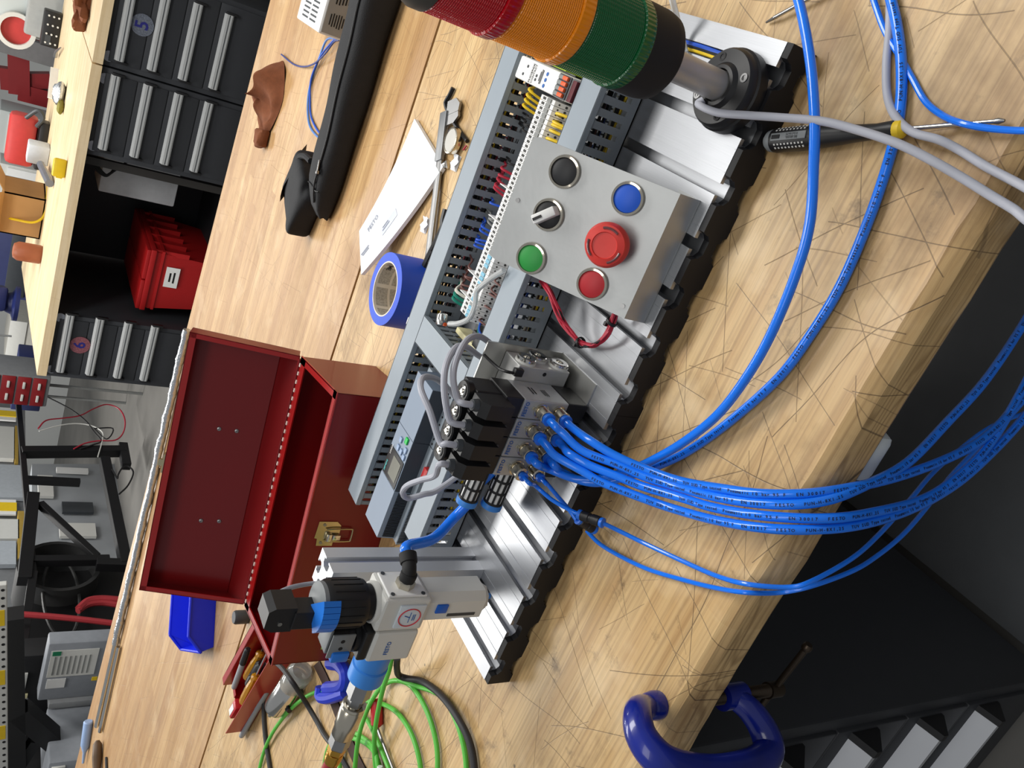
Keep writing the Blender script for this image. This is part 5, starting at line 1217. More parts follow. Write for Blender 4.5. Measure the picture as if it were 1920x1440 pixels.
obj('end_seam', MB().tube([bag(0.09, v) + V((-0.0005, 0, 0.0008)) for v in [0.30 + i * 0.05 for i in range(8)]], 0.0012, 6, 3), BLACK, case)
obj('flap_patch', MB().grid(lambda u, v: bag(0.80 + u * 0.17, 0.36 + v * 0.14) + V((0, 0, 0.0016)), 8, 6), M('worn_nylon', (44, 46, 50), 0.7, 0, 0.1), case)
def blob(c, sx, sy, sz, seed, n=22, rot=0.0, amp=0.18, freq=3.0, pw=0.6):
    rnd = random.Random(seed); ph = [(rnd.uniform(0, 6), rnd.uniform(0, 6), rnd.uniform(0.7, 1.4)) for _ in range(4)]
    R = rz(rot)
    def f(u, v):
        a = 2 * PI * u; b = PI * v
        d = V((math.cos(a) * math.sin(b), math.sin(a) * math.sin(b), -math.cos(b)))
        q = V(tuple(math.copysign(abs(t) ** pw, t) for t in d))
        k = 1 + amp * sum(math.sin(freq * f_ * (d.x + i * 0.3) + p1) * math.sin(freq * f_ * d.y * 1.3 + p2 + d.z) for i, (p1, p2, f_) in enumerate(ph)) / 2
        p = V((q.x * sx * k, q.y * sy * k, q.z * sz * k)); p = R @ p
        p.z = max(0.0004, p.z + sz * 0.92); return V((c[0], c[1], 0)) + p
    return MB().grid(f, n * 2, n)
pch = thing('pouch', 'crumpled black nylon pouch beside the end of the soft case', 'pouch', (0.185, 1.04, 0))
obj('body', blob((0.212, 1.035), 0.058, 0.062, 0.026, 11, 20, -0.35, 0.10, 2.2, 0.42), FAB, pch)
obj('flap', MB().grid(lambda u, v: V((0.175 + 0.10 * u + 0.02 * v, 1.075 + 0.045 * v - 0.02 * u, 0.050 - 0.028 * v + 0.004 * math.sin(6 * u))), 8, 6), FAB, pch)
obj('strap', MB().tube([(0.262, 1.06, 0.044), (0.280, 1.04, 0.047), (0.290, 1.01, 0.047), (0.292, 0.972, 0.047)], 0.006, 8), FAB, pch)

# ================================================================ white power supply with blue wires
ps = thing('power_supply', 'white slotted power supply unit behind the soft case', 'power supply', (0.58, 1.16, 0))
px0, px1, py0, py1, ph_ = 0.500, 0.680, 1.085, 1.245, 0.062
obj('housing', MB().bb(px0, px1, py0, py1, 0.0, ph_, 0.004), WHITE, ps, smooth=False)
obj('label_face', MB().bb(px0 + 0.004, px1 - 0.004, py0 - 0.0008, py0 + 0.001, 0.003, ph_ - 0.005), M('label_grey', (158, 158, 154), 0.6), ps)
v = obj('vent_slot', MB().bb(px0 + 0.012, px0 + 0.0155, 1.118, 1.158, ph_ - 0.0006, ph_ + 0.0004), DGREY, ps)
for i in range(18):
    for j in range(2):
        if i or j: dup(v, (i * 0.0085, j * 0.052, 0), ps)
obj('printed_text', MB().bars((0.530, py0 - 0.0010, 0.032), X_, Z_, 0.030, 0.0022, 7, 3).bars((0.570, py0 - 0.0010, 0.032), X_, Z_, 0.026, 0.0026, 5, 6), INK, ps)
obj('printed_text', MB().bars((0.606, py0 - 0.0010, 0.026), X_, Z_, 0.024, 0.0040, 3, 8), M('red_ink', (190, 50, 50), 0.6), ps)
obj('mounting_foot', MB().bb(px0 + 0.02, px0 + 0.05, py1, py1 + 0.012, 0.0, 0.02, 0.002), WHITE, ps)
q12 = lambda x, y, z=0.0022: P(440 + x / 4, y / 4, z=z)
o = obj('blue_wire', MB().tube([(0.499, 1.135, 0.010), q12(690, 300, 0.012), q12(640, 420, 0.006), q12(590, 560), q12(555, 700), q12(548, 850), q12(570, 960), q12(640, 1040), q12(700, 1060)], 0.0022, 8), M('pale_blue_wire', (90, 134, 200), 0.45)); tag(o, 'pale blue wire from the power supply curling down to the soft case', 'wire')
o = obj('blue_wire', MB().tube([(0.499, 1.120, 0.012), q12(735, 310, 0.012), q12(640, 430, 0.009), q12(575, 590, 0.005), q12(565, 740), q12(575, 880), q12(640, 1000), q12(720, 1020)], 0.0020, 8), BLWIRE); tag(o, 'darker blue wire running beside the pale one', 'wire')
o = obj('blue_wire', MB().tube([(0.499, 1.105, 0.014), q12(745, 315, 0.014), q12(680, 400, 0.016), q12(600, 475, 0.010), q12(520, 500, 0.004), q12(440, 480), q12(350, 408, 0.004)], 0.0018, 8), M('navy_wire', (52, 66, 130), 0.45)); tag(o, 'loose navy wire end pointing at the brown cloth', 'wire')

# ================================================================ brown cloth
cc = V((0.290, 1.480))
def cloth(u, v):
    a = 2 * PI * u; r = v
    w_ = 1 + 0.07 * math.sin(3 * a + 1) + 0.03 * math.sin(7 * a)
    x = math.cos(a) * r * 0.090 * w_; y = math.sin(a) * r * 0.070 * w_
    h = 0.066 * (1 - r ** 3.5) * (0.75 + 0.25 * math.cos(a)) - 0.020 * (1 - r ** 4) * abs(math.sin(3.2 * y / 0.07 + 0.9 * x / 0.05)) ** 0.6 + 0.010 * (1 - r ** 4) * math.sin(5 * y / 0.07 - 3 * x / 0.05) + 0.004 * math.sin(40 * x + 30 * y)
    return V((cc.x + x - 0.02 * y / 0.07, cc.y + y, max(0.0008, h)))
o = obj('cleaning_cloth', MB().grid(cloth, 60, 22), M('brown_terry', (124, 72, 44), 0.95, 0, 0.18, 90, bump=0.6, bscale=900)); tag(o, 'crumpled brown cloth near the rear edge of the pale bench', 'cloth')
o2 = obj('cloth_corner', blob((0.208, 1.452), 0.022, 0.026, 0.014, 5, 10, 0.3, 0.2, 3), M('brown_terry'), o)

# ================================================================ rods along the rear bench edge
t = thing('rod', 'rod wrapped in crinkled foil along the rear bench edge', 'rod', P(280, 920, z=0))
ra, rb_ = P(350, 618, z=0.013), P(216, 1208, z=0.012)
obj('foil_wrap', MB().tube([ra.lerp(rb_, i / 24) + V((0, random.uniform(-0.002, 0.002), random.uniform(-0.0015, 0.0015))) for i in range(25)], 0.012, 12, 3, rad=lambda s: 0.0112 + 0.0018 * math.sin(57 * s) * math.sin(131 * s)), M('crinkled_foil', (206, 210, 214), 0.25, 0.9, 0.15, 90, bump=0.9, bscale=160), t)
obj('bare_end', MB().cyl(rb_, P(181, 1362, z=0.009), 0.0075, n=14), STEEL, t)
o = obj('rod', MB().cyl(P(222, 1204, z=0.008) + V((0, -0.02, 0)), P(187, 1362, z=0.008) + V((0, -0.022, 0)), 0.0070, n=14), STEEL); tag(o, 'bare steel rod beside the foil-wrapped rod on the rear bench', 'rod')
o = obj('caulk_tube', MB().lathe(P(166, 1352, z=0.014), P(160, 1398, z=0.012) - P(166, 1352, z=0.014), [(0.013, 0), (0.016, 0.004), (0.016, 0.09), (0.006, 0.12), (0.004, 0.16)], 16), M('blue_white_tube', (150, 176, 216), 0.45)); tag(o, 'small white and blue tube at the rear bench edge', 'tube')
o = obj('file_handle', MB().lathe(P(183, 1388, z=0.016), P(180, 1500, z=0.012) - P(183, 1388, z=0.016), [(0.006, 0), (0.014, 0.012), (0.0155, 0.05), (0.011, 0.11), (0.010, 0.14)], 16), M('dark_turned_wood', (96, 74, 52), 0.5, 0, 0.2, 20)); tag(o, 'brown turned wooden handle at the left end of the bench', 'handle')
obj('steel_ferrule', MB().lathe(P(180, 1500, z=0.012), P(180, 1500, z=0.012) - P(183, 1388, z=0.016), [(0.0095, -0.02), (0.0095, 0.02), (0.004, 0.021), (0.004, 0.2)], 14), STEEL, o)
o = obj('hex_key', MB().tube([P(199, 1420, z=0.004), P(200, 1445, z=0.004), P(203, 1500, z=0.004)], 0.004, 6), BLACK); tag(o, 'short black key beside the wooden handle', 'hex key')
# ================================================================ the bench across the aisle
FY, FZ = 4.10, 0.145
jx = P(172, 117, Y=FY).x
def far_top(label, x0, x1, skew=0.0):
    o = obj('workbench_top', MB().prism([(x0, FY), (x1, FY), (x1, FY + 2.8), (x0 - skew, FY + 2.8)], (0, 0, FZ - 0.046), X_, Y_, 0.046), W_FAR)
    tag(o, label, 'bench top')
far_top('far butcher-block bench top carrying the blue vise and cardboard box', -1.955, jx - 0.004, 0.55)
far_top('far butcher-block bench top above the cabinet marked with a 5', jx + 0.004, 2.2)
CF = FY + 0.035
HND = M('far_handle_aluminium', (186, 188, 188), 0.4, 0.3, 0.03)
def far_cabinet(label, x0, x1, zs, hx0, hx1, disc=None, ndx=None, dc=None, small=None):
    t = thing('drawer_cabinet', label, 'cabinet', ((x0 + x1) / 2, CF + 0.35, -1.0), 'charcoal drawer cabinets under the far bench')
    obj('body', MB().bb(x0, x1, CF, CF + 0.98, -1.0, FZ - 0.047, 0.003), CAB, t)
    for i, z in enumerate(zs):
        zt = z + 0.045; zb = (zs[i + 1] + 0.050) if i + 1 < len(zs) else z - 0.18
        d = obj('drawer', MB().bb(x0 + 0.025, x1 - 0.025, CF - 0.006, CF + 0.01, zb, zt, 0.002), CAB, t)
        h = obj('handle', MB().prism([(0, 0.022), (-0.022, 0.012), (-0.022, -0.014), (-0.016, -0.021), (0, -0.022)], (hx0 + 0.012, CF - 0.006, z), Y_, Z_, hx1 - hx0 - 0.024), HND, d, smooth=False)
        obj('groove', MB().bb(hx0 + 0.014, hx1 - 0.014, CF - 0.0288, CF - 0.0270, z - 0.003, z + 0.001), DGREY, d)
        for a in (hx0, hx1 - 0.012):
            obj('end_cap', MB().bb(a, a + 0.012, CF - 0.027, CF - 0.006, z - 0.040, z + 0.016, 0.002), BLACK, d)
    if disc:
        c = P(*disc, Y=CF - 0.008)
        m = obj('number_disc', MB().lathe(c, -Y_, [(0.052, 0), (0.052, 0.002)], 28), M('glitter_disc' + ndx, dc, 0.3, 0.2, 0.45, 160), t)
        obj('printed_number', MB().text(ndx, c - Y_ * 0.0022, X_, Z_, 0.085, True), M('navy_ink', (34, 34, 110), 0.5), m)
    for s in small or []:
        c = P(*s, Y=CF - 0.001)
        obj('lock', MB().lathe(c, -Y_, [(0.026, 0), (0.026, 0.003), (0.011, 0.004), (0.010, 0.002), (0, 0.002)], 18), M('lock_grey', (150, 154, 164), 0.4, 0.4), t)
zs1 = [P(205, 211, Y=CF - 0.02).z, P(265, 227, Y=CF - 0.02).z, P(322, 242, Y=CF - 0.02).z, P(378, 258, Y=CF - 0.02).z]
a0, a1 = P(192, 285, Y=CF - 0.02).x, P(217, 137, Y=CF - 0.02).x
xm = P(192, 122, Y=CF).x
far_cabinet('charcoal drawer cabinet left of the one marked 5 under the far bench', P(163, 288, Y=CF).x, xm - 0.004, zs1, a0, a1, small=[(174, 273), (196, 147)])
far_cabinet('charcoal drawer cabinet with a clear disc numbered 5', xm + 0.004, xm + 0.49, zs1, P(222, 119, Y=CF - 0.02).x, P(222, 119, Y=CF - 0.02).x + (a1 - a0), (267, 47), '5', (118, 124, 136), [(204, 105)])
far_cabinet('charcoal drawer cabinet with a pink disc numbered 6', P(87, 704, Y=CF).x, P(106, 588, Y=CF).x, [P(122, 644, Y=CF - 0.02).z, P(178, 650, Y=CF - 0.02).z, P(231, 655, Y=CF - 0.02).z, P(281, 660, Y=CF - 0.02).z], P(112, 701, Y=CF - 0.02).x, P(132, 587, Y=CF - 0.02).x, (150, 647), '6', (150, 92, 100), [(96, 692), (113, 595)])
# knee space
bx0, bx1 = P(106, 588, Y=CF).x + 0.006, P(163, 288, Y=CF).x - 0.006
o = obj('bay_divider', MB().bb(bx0, bx1, CF + 0.95, CF + 0.97, -1.0, FZ - 0.047), CAB); tag(o, 'dark back panel of the open bay between far cabinets', 'panel')
o = obj('bay_shelf', MB().bb(bx0, bx1, CF + 0.05, CF + 0.94, -0.72, -0.70), CAB); tag(o, 'dark shelf under the red tote in the far bay', 'shelf')
obj('shelf_support', MB().bb(bx0, bx0 + 0.03, CF + 0.05, CF + 0.655, -1.0, -0.72), CAB, o); obj('shelf_support', MB().bb(bx1 - 0.03, bx1, CF + 0.05, CF + 0.655, -1.0, -0.72), CAB, o)
o = obj('upright_bar', MB().bb(bx1 - 0.06, bx1 - 0.02, CF + 0.05, CF + 0.08, -0.70, FZ - 0.05), M('dark_frame_steel', (40, 38, 36), 0.5)); tag(o, 'dark steel upright in the far bay beside the drawers', 'upright')
o = obj('equipment_box', MB().bb(bx1 - 0.27, bx1 - 0.02, CF + 0.30, CF + 0.60, -0.42, -0.02, 0.01), M('pale_grey_box', (205, 207, 210), 0.5)); tag(o, 'pale grey box tucked at the top of the far bay', 'box')
for k in range(3):
    pts = [P(160 + k * 5, 295, Y=CF + 0.15), P(180 + 8 * k, 318 + 4 * k, Y=CF + 0.15), P(200 + 4 * k, 330 - 3 * k, Y=CF + 0.15), P(218 + 10 * k, 312 - 4 * k, Y=CF + 0.18)]
    o = obj('black_cable', MB().tube(pts, 0.006, 8), BLACK_M); tag(o, ('upper', 'middle', 'lower')[k] + ' of three black cables hanging in the far bay', 'cable', 'cables in the far bay')
# red tote
fr_, fl_ = P(278, 470, Y=CF + 0.12), P(246, 573, Y=CF + 0.12)
zt = (fr_.z + fl_.z) / 2; x0, x1, y0, y1, zb = fl_.x, fr_.x, CF + 0.12, CF + 0.80, -0.70
tt = thing('storage_tote', 'red plastic storage tote with folding lid in the far bay', 'tote', ((x0 + x1) / 2, (y0 + y1) / 2, zb))
def taper(m, x0, x1, y0, y1, z0, z1, k): 
    return m.add([(x0 + k, y0 + k, z0), (x1 - k, y0 + k, z0), (x1 - k, y1 - k, z0), (x0 + k, y1 - k, z0), (x0, y0, z1), (x1, y0, z1), (x1, y1, z1), (x0, y1, z1)], [(3, 2, 1, 0), (4, 5, 6, 7), (0, 1, 5, 4), (1, 2, 6, 5), (2, 3, 7, 6), (3, 0, 4, 7)])
obj('body', taper(MB(), x0, x1, y0, y1, zb, zt - 0.05, 0.03), TOTE, tt, smooth=False)
obj('rim', MB().bb(x0 - 0.012, x1 + 0.012, y0 - 0.012, y1 + 0.012, zt - 0.06, zt - 0.03, 0.004), TOTE, tt)
obj('lid_flap', MB().bb(x0 - 0.008, (x0 + x1) / 2 - 0.004, y0 - 0.008, y1 + 0.008, zt - 0.03, zt - 0.008, 0.004), TOTE, tt)
obj('lid_flap', MB().bb((x0 + x1) / 2 + 0.004, x1 + 0.008, y0 - 0.008, y1 + 0.008, zt - 0.03, zt - 0.008, 0.004), TOTE, tt)
r1 = obj('rib', MB().bb(x1 - 0.016, x1 + 0.012, y0 + 0.01, y0 + 0.018, zt - 0.24, zt - 0.05), TOTE, tt)
for k in range(1, 6): dup(r1, (0, k * 0.125, 0), tt)
obj('band', MB().bb(x0 - 0.004, x1 + 0.010, y0 - 0.002, y1 + 0.004, zt - 0.105, zt - 0.09), TOTE, tt)
obj('handle_lip', MB().bb(x0 - 0.03, x0 + 0.01, y0 + 0.06, y0 + 0.30, zt - 0.12, zt - 0.08, 0.005), TOTE, tt)
lp = P(322, 521, Y=y0 + 0.004)
lb = obj('label', MB().box((lp.x, y0 + 0.005, lp.z), (0.125, 0.003, 0.075)), WHITE, tt)
obj('printed_text', MB().bars((lp.x, y0 + 0.0030, lp.z), X_, Z_, 0.085, 0.010, 2, 3), INK, lb)

# ---------------------------------------------------------------- things on the far bench
def fp(x, y, z=FZ): return P(x, y, z=z)
def at(x, y, Y): return P(x, y, Y=Y)
c = fp(112, 175, FZ + 0.03)
o = obj('foil_ball', blob((c.x, c.y), 0.07, 0.055, 0.035, 3, 10, 0, 0.35, 5, 0.9), M('crinkled_foil')); o.location.z += FZ; tag(o, 'crumpled ball of silver foil on the far bench', 'foil')
c = fp(113, 200, FZ + 0.02)
o = obj('dry_leaf', blob((c.x, c.y), 0.045, 0.04, 0.02, 8, 8, 0.5, 0.4, 4, 1), M('olive_brown', (120, 112, 40), 0.7)); o.location.z += FZ; tag(o, 'small olive scrap beside the foil ball', 'scrap')
c = fp(112, 315, FZ + 0.03)
o = obj('tape_measure', MB().box((c.x, c.y, FZ + 0.032), (0.10, 0.07, 0.064), rz(0.3), 0.012).box((c.x - 0.02, c.y - 0.037, FZ + 0.03), (0.05, 0.004, 0.03), rz(0.3)), M('tool_yellow', (206, 178, 20), 0.45)); tag(o, 'yellow tape measure on the far bench', 'tape measure')
a, b = fp(95, 185, FZ + 0.03), fp(101, 128, FZ + 0.03)
d = b - a
o = obj('sign_strip', MB().prism([(0, 0), (d.length, 0), (d.length, 0.05), (0, 0.05)], V((a.x, a.y, FZ)), d.normalized(), Z_, 0.008), WHITE)
tag(o, 'white strip sign with red characters standing on the far bench', 'sign')
mb = MB()
for k in range(7):
    if k != 3: mb.bars(V((a.x, a.y, FZ)) + d * (0.18 + k * 0.107) + Z_ * 0.025 + V((0.001, -0.0086, 0)), d.normalized(), Z_, d.length * 0.06, 0.010, 1 + k % 2, k)
obj('red_print', mb, M('red_ink'), o)
a, b = fp(104, 105, FZ + 0.02), fp(114, 89, FZ + 0.02)
o = obj('scissors', MB().tube([a, a.lerp(b, 0.5) + V((0, 0, 0.01)), b], 0.012, 6, 3, rad=lambda s: 0.016 - 0.012 * s), STEEL_D); tag(o, 'small grey blade tool at the edge of the far bench', 'tool')
# brown cylinder and stand
c = fp(78, 478, FZ)
o = obj('mug', MB().lathe(V((c.x, c.y, FZ)), Z_, [(0.055, 0), (0.060, 0.01), (0.060, 0.13), (0.045, 0.155), (0.02, 0.16)], 24), M('terracotta_plastic', (150, 84, 54), 0.45)); tag(o, 'terracotta coloured bottle standing beside the blue vise', 'bottle')
# brown cloth at top
c = fp(168, 14, FZ)
o = obj('cleaning_cloth', blob((c.x, c.y), 0.12, 0.09, 0.035, 21, 12, 0.4, 0.3, 4, 0.8), M('brown_terry')); o.location.z += FZ; tag(o, 'bunched brown cloth on the far bench near its front edge', 'cloth')
# vise
c = fp(35, 570, FZ); c = V((c.x, c.y, FZ)); NV = M('navy_cast_iron', (30, 40, 92), 0.45, 0, 0.15, 12)
vs_ = thing('bench_vise', 'navy blue bench vise on the far bench', 'vise', c)
sc = 1.0
obj('base', MB().lathe(c, Z_, [(0.14, 0), (0.14, 0.03), (0.09, 0.05), (0.075, 0.09)], 20), NV, vs_)
obj('body', MB().box(c + V((0.02, 0.02, 0.17)), (0.20, 0.26, 0.17), rz(0.4), 0.03), NV, vs_)
obj('moving_jaw', MB().box(c + V((0.16, 0.02, 0.26)), (0.07, 0.22, 0.16), rz(0.4), 0.02), NV, vs_)
obj('fixed_jaw', MB().box(c + V((0.02, 0.03, 0.30)), (0.10, 0.20, 0.10), rz(0.4), 0.02), NV, vs_)
obj('jaw_face', MB().box(c + V((0.115, 0.03, 0.32)), (0.012, 0.18, 0.05), rz(0.4)), STEEL_D, vs_)
obj('spindle', MB().cyl(c + V((-0.10, -0.05, 0.15)), c + V((-0.26, -0.12, 0.15)), 0.02, n=14), STEEL_D, vs_)
obj('tommy_bar', MB().cyl(c + V((-0.25, -0.10, 0.22)), c + V((-0.23, -0.13, 0.02)), 0.008, n=10), STEEL, vs_)
# cardboard box with flaps
c = fp(80, 415, FZ); CARD = M('corrugated_card', (176, 134, 84), 0.8, 0, 0.06, 12)
bx2 = thing('cardboard_box', 'open brown cardboard box on the far bench', 'box', V((c.x, c.y, FZ)))
mb = MB(); w2 = 0.008; X0, X1, Y0, Y1, H2 = c.x - 0.13, c.x + 0.15, c.y, c.y + 0.34, 0.24
mb.bb(X0, X1, Y0, Y0 + w2, FZ, FZ + H2).bb(X0, X1, Y1 - w2, Y1, FZ, FZ + H2).bb(X0, X0 + w2, Y0, Y1, FZ, FZ + H2).bb(X1 - w2, X1, Y0, Y1, FZ, FZ + H2).bb(X0, X1, Y0, Y1, FZ, FZ + w2)
obj('carton', mb, CARD, bx2, smooth=False)
obj('flap', MB().quad((X0, Y0, FZ + H2), (X1, Y0, FZ + H2), (X1 + 0.02, Y0 - 0.10, FZ + H2 + 0.03), (X0 - 0.02, Y0 - 0.10, FZ + H2 + 0.03), 0.006), CARD, bx2, smooth=False)
obj('flap', MB().quad((X0, Y0, FZ + H2), (X0, Y1, FZ + H2), (X0 - 0.14, Y1, FZ + H2 + 0.05), (X0 - 0.14, Y0, FZ + H2 + 0.05), 0.006), CARD, bx2, smooth=False)
obj('flap', MB().quad((X1, Y0, FZ + H2), (X1, Y1, FZ + H2), (X1 + 0.12, Y1, FZ + H2 + 0.07), (X1 + 0.12, Y0, FZ + H2 + 0.07), 0.006), CARD, bx2, smooth=False)
o = obj('yellow_cable', MB().tube([at(0, 405, c.y + 0.05), at(30, 412, c.y - 0.02), at(60, 417, c.y - 0.05), at(78, 410, c.y - 0.05), at(86, 395, c.y - 0.02), at(88, 375, c.y + 0.02), at(90, 350, c.y + 0.1)], 0.008, 8), YEL); tag(o, 'yellow cable drooping in front of the cardboard box', 'cable')
o = obj('white_carton', MB().box((c.x + 0.33, c.y + 0.42, FZ + 0.065), (0.13, 0.14, 0.13), bev=0.01), M('cool_white_plastic', (206, 214, 224), 0.45)); tag(o, 'small white plastic case beside the cardboard box', 'case')
# red case with black base
c = fp(88, 275, FZ)
rc_ = thing('grinder_case', 'bright red tool housing with a black base on the far bench', 'power tool', V((c.x, c.y, FZ)))
obj('housing', MB().box((c.x - 0.02, c.y + 0.12, FZ + 0.155), (0.36, 0.18, 0.18), rz(0.1), 0.035), M('tool_red', (184, 58, 56), 0.4), rc_)
obj('base', MB().box((c.x - 0.02, c.y + 0.08, FZ + 0.03), (0.34, 0.16, 0.06), rz(0.1), 0.01), BLACK, rc_)
obj('handle', MB().tube([(c.x + 0.12, c.y + 0.02, FZ + 0.08), (c.x + 0.20, c.y - 0.01, FZ + 0.05), (c.x + 0.24, c.y - 0.01, FZ + 0.09), (c.x + 0.16, c.y + 0.03, FZ + 0.15)], 0.014, 8), DGREY, rc_)
o = obj('caulking_gun', MB().tube([fp(76, 308, FZ + 0.05), fp(84, 325, FZ + 0.04), fp(93, 344, FZ + 0.025)], 0.024, 8), M('steel_blue_grey', (120, 124, 134), 0.4, 0.4)); tag(o, 'grey pistol-shaped tool below the red housing', 'tool')
# dark chair back behind the bench
cy = 6.9
c = at(66, 200, cy)
ch = thing('office_chair', 'dark grey office chair behind the far bench', 'chair', (c.x, cy, -1.0))
obj('backrest', blob((c.x, cy), 0.24, 0.07, 0.26, 2, 14, 0, 0.03, 2, 0.6), M('charcoal_fabric', (66, 68, 66), 0.8), ch).location.z += c.z - 0.35 + 1.0
obj('stem', MB().cyl((c.x, cy + 0.05, -0.95), (c.x, cy + 0.05, c.z - 0.2), 0.035, n=12), BLACK, ch)
obj('seat', MB().box((c.x, cy + 0.3, -0.5), (0.48, 0.48, 0.08), bev=0.03), M('charcoal_fabric'), ch)
mb = MB()
for k in range(5): mb.cyl((c.x, cy + 0.05, -0.93), (c.x + 0.28 * math.cos(k * 1.257), cy + 0.05 + 0.28 * math.sin(k * 1.257), -0.98), 0.02, n=8)
obj('star_base', mb, BLACK, ch)
# studded black panel box and the pale machine behind
yb = 6.72; c = V((at(100, 58, yb).x, yb, FZ))
bp_ = thing('breakout_box', 'black studded panel box on the far bench before the pale machine', 'electronics', V((c.x, yb, FZ)))
p00, p11 = at(112, 95, yb), at(78, 16, yb)
obj('case', MB().bb(p00.x, p11.x, yb, yb + 0.12, FZ, p11.z - 0.02, 0.01), BLACK, bp_)
for i in range(4):
    for j in range(3):
        obj('stud', MB().cyl((p00.x + 0.03 + i * (p11.x - p00.x - 0.06) / 3, yb, FZ + 0.022 + j * 0.032), (p00.x + 0.03 + i * (p11.x - p00.x - 0.06) / 3, yb - 0.008, FZ + 0.022 + j * 0.032), 0.007, n=8), OFFW, bp_)
obj('screen', MB().bb(p00.x + 0.015, p00.x + 0.085, yb - 0.004, yb, FZ + 0.055, FZ + 0.092), DGREY, bp_)
PALE = M('pale_machine_grey', (178, 184, 182), 0.5, 0, 0.06, 4)
pa, pb = at(72, 72, yb + 0.35), at(0, 0, yb + 0.35)
mc = thing('machine_cover', 'big pale grey machine hood at the far bench', 'machine', ((pa.x + pb.x) / 2, yb + 0.6, FZ))
obj('hood', MB().bb(pa.x - 0.02, pa.x + 1.2, yb + 0.35, yb + 0.9, -1.0, FZ + 0.75, 0.05), PALE, mc)
obj('lower_case', MB().bb(pa.x + 0.02, pa.x + 1.1, yb + 0.25, yb + 0.36, -1.0, FZ + 0.22, 0.02), M('warm_grey_machine', (150, 152, 150), 0.5), mc)
rc0 = at(30, 60, yb + 0.24)
obj('guard_ring', MB().lathe((rc0.x, yb + 0.34, rc0.z), -Y_, [(0.10, 0), (0.13, 0), (0.13, 0.06), (0.10, 0.06)], 28, close=True), OFFW, mc)
obj('red_disc', MB().cyl((rc0.x, yb + 0.35, rc0.z), (rc0.x, yb + 0.32, rc0.z), 0.10, n=28), M('tool_red'), mc)
# red steel frame far behind
RF = M('frame_red', (136, 30, 34), 0.45, 0, 0.08, 4)
yf = 9.0
rfm = thing('red_stand', 'red welded machine frame standing behind the far bench', 'frame', (at(30, 130, yf).x, yf, -1.0))
def fbar(par, m, a, b, w3, d3, Yp, name='bar'):
    p, q = at(*a, Yp), at(*b, Yp); d = (q - p); n = d.normalized()
    R = Matrix((n, V((0, 1, 0)), n.cross(V((0, 1, 0))))).transposed()
    return obj(name, MB().box((p + q) / 2, (d.length, d3, w3), R), m, par, smooth=False)
fbar(rfm, RF, (34, 60), (36, 175), 0.18, 0.14, yf)
fbar(rfm, RF, (20, 150), (95, 150), 0.14, 0.12, yf + 0.02)
fbar(rfm, RF, (0, 145), (40, 150), 0.20, 0.12, yf + 0.04)
fbar(rfm, RF, (8, 70), (80, 86), 0.10, 0.1, yf + 0.06)
fbar(rfm, M('grey_beam', (128, 126, 126), 0.5), (0, 76), (105, 108), 0.18, 0.1, yf - 0.3)
obj('leg', MB().bb(at(35, 170, yf).x - 0.08, at(35, 170, yf).x + 0.08, yf - 0.06, yf + 0.06, -1.0, at(35, 170, yf).z), RF, rfm)
# white carts and boxes behind, seen between the tools
def bbox_thing(name, label, cat, a, b, Yp, depth, m, z0=-1.0, bev=0.01, parts=None):
    p, q = at(*a, Yp), at(*b, Yp); xx0, xx1 = min(p.x, q.x), max(p.x, q.x); zt_ = max(p.z, q.z)
    t = thing(name, label, cat, ((xx0 + xx1) / 2, Yp + depth / 2, z0))
    obj('body', MB().bb(xx0, xx1, Yp, Yp + depth, z0, zt_, bev), m, t)
    for nm, fx0, fx1, fz0, fz1, pm in parts or []:
        obj(nm, MB().bb(xx0 + (xx1 - xx0) * fx0, xx0 + (xx1 - xx0) * fx1, Yp - 0.012, Yp, z0 + (zt_ - z0) * fz0, z0 + (zt_ - z0) * fz1, 0.002), pm, t)
    return t
bbox_thing('control_cabinet', 'white control cabinet with black switches behind the far bench', 'cabinet', (60, 300), (0, 205), 8.2, 0.4, PALE, parts=[('door', 0.05, 0.95, 0.1, 0.95, OFFW), ('window', 0.2, 0.8, 0.70, 0.88, DGREY), ('switch', 0.3, 0.4, 0.60, 0.64, BLACK), ('switch', 0.6, 0.7, 0.60, 0.64, BLACK)])
bbox_thing('trainer_cabinet', 'white cabinet with yellow label left of the red tool housing', 'cabinet', (50, 420), (0, 305), 8.6, 0.4, M('warm_white_paint', (214, 214, 208), 0.5), parts=[('door', 0.05, 0.95, 0.1, 0.95, WHITE), ('label', 0.55, 0.75, 0.86, 0.92, YEL), ('switch', 0.2, 0.3, 0.8, 0.84, BLACK)])
bbox_thing('tool_chest', 'navy tool chest behind the cardboard box', 'chest', (20, 560), (0, 420), 7.6, 0.5, M('navy_paint', (40, 48, 92), 0.5), parts=[('drawer', 0.04, 0.96, 0.80, 0.92, DGREY), ('drawer', 0.04, 0.96, 0.66, 0.78, DGREY)])
bbox_thing('steel_table', 'pale steel table far behind the end of the far bench', 'table', (58, 690), (20, 600), 8.8, 0.9, M('table_grey', (168, 166, 158), 0.5), parts=[('apron', 0.0, 1.0, 0.85, 1.0, OFFW)])
bcx0, bcx1, bcz0, bcz1 = at(82, 722, 7.3).x - 0.3, at(70, 676, 7.3).x, at(84, 715, 7.3).z, at(70, 676, 7.3).z + 0.15
t = thing('blue_cart', 'dark blue cart on thin legs beyond the end of the far bench', 'cart', ((bcx0 + bcx1) / 2, 7.5, -1.0))
obj('body', MB().bb(bcx0, bcx1, 7.3, 7.6, bcz0, bcz1, 0.01), M('navy_paint'), t)
for lx in (bcx0 + 0.02, bcx1 - 0.05): obj('leg', MB().bb(lx, lx + 0.02, 7.55, 7.57, -1.0, bcz0), MG, t)
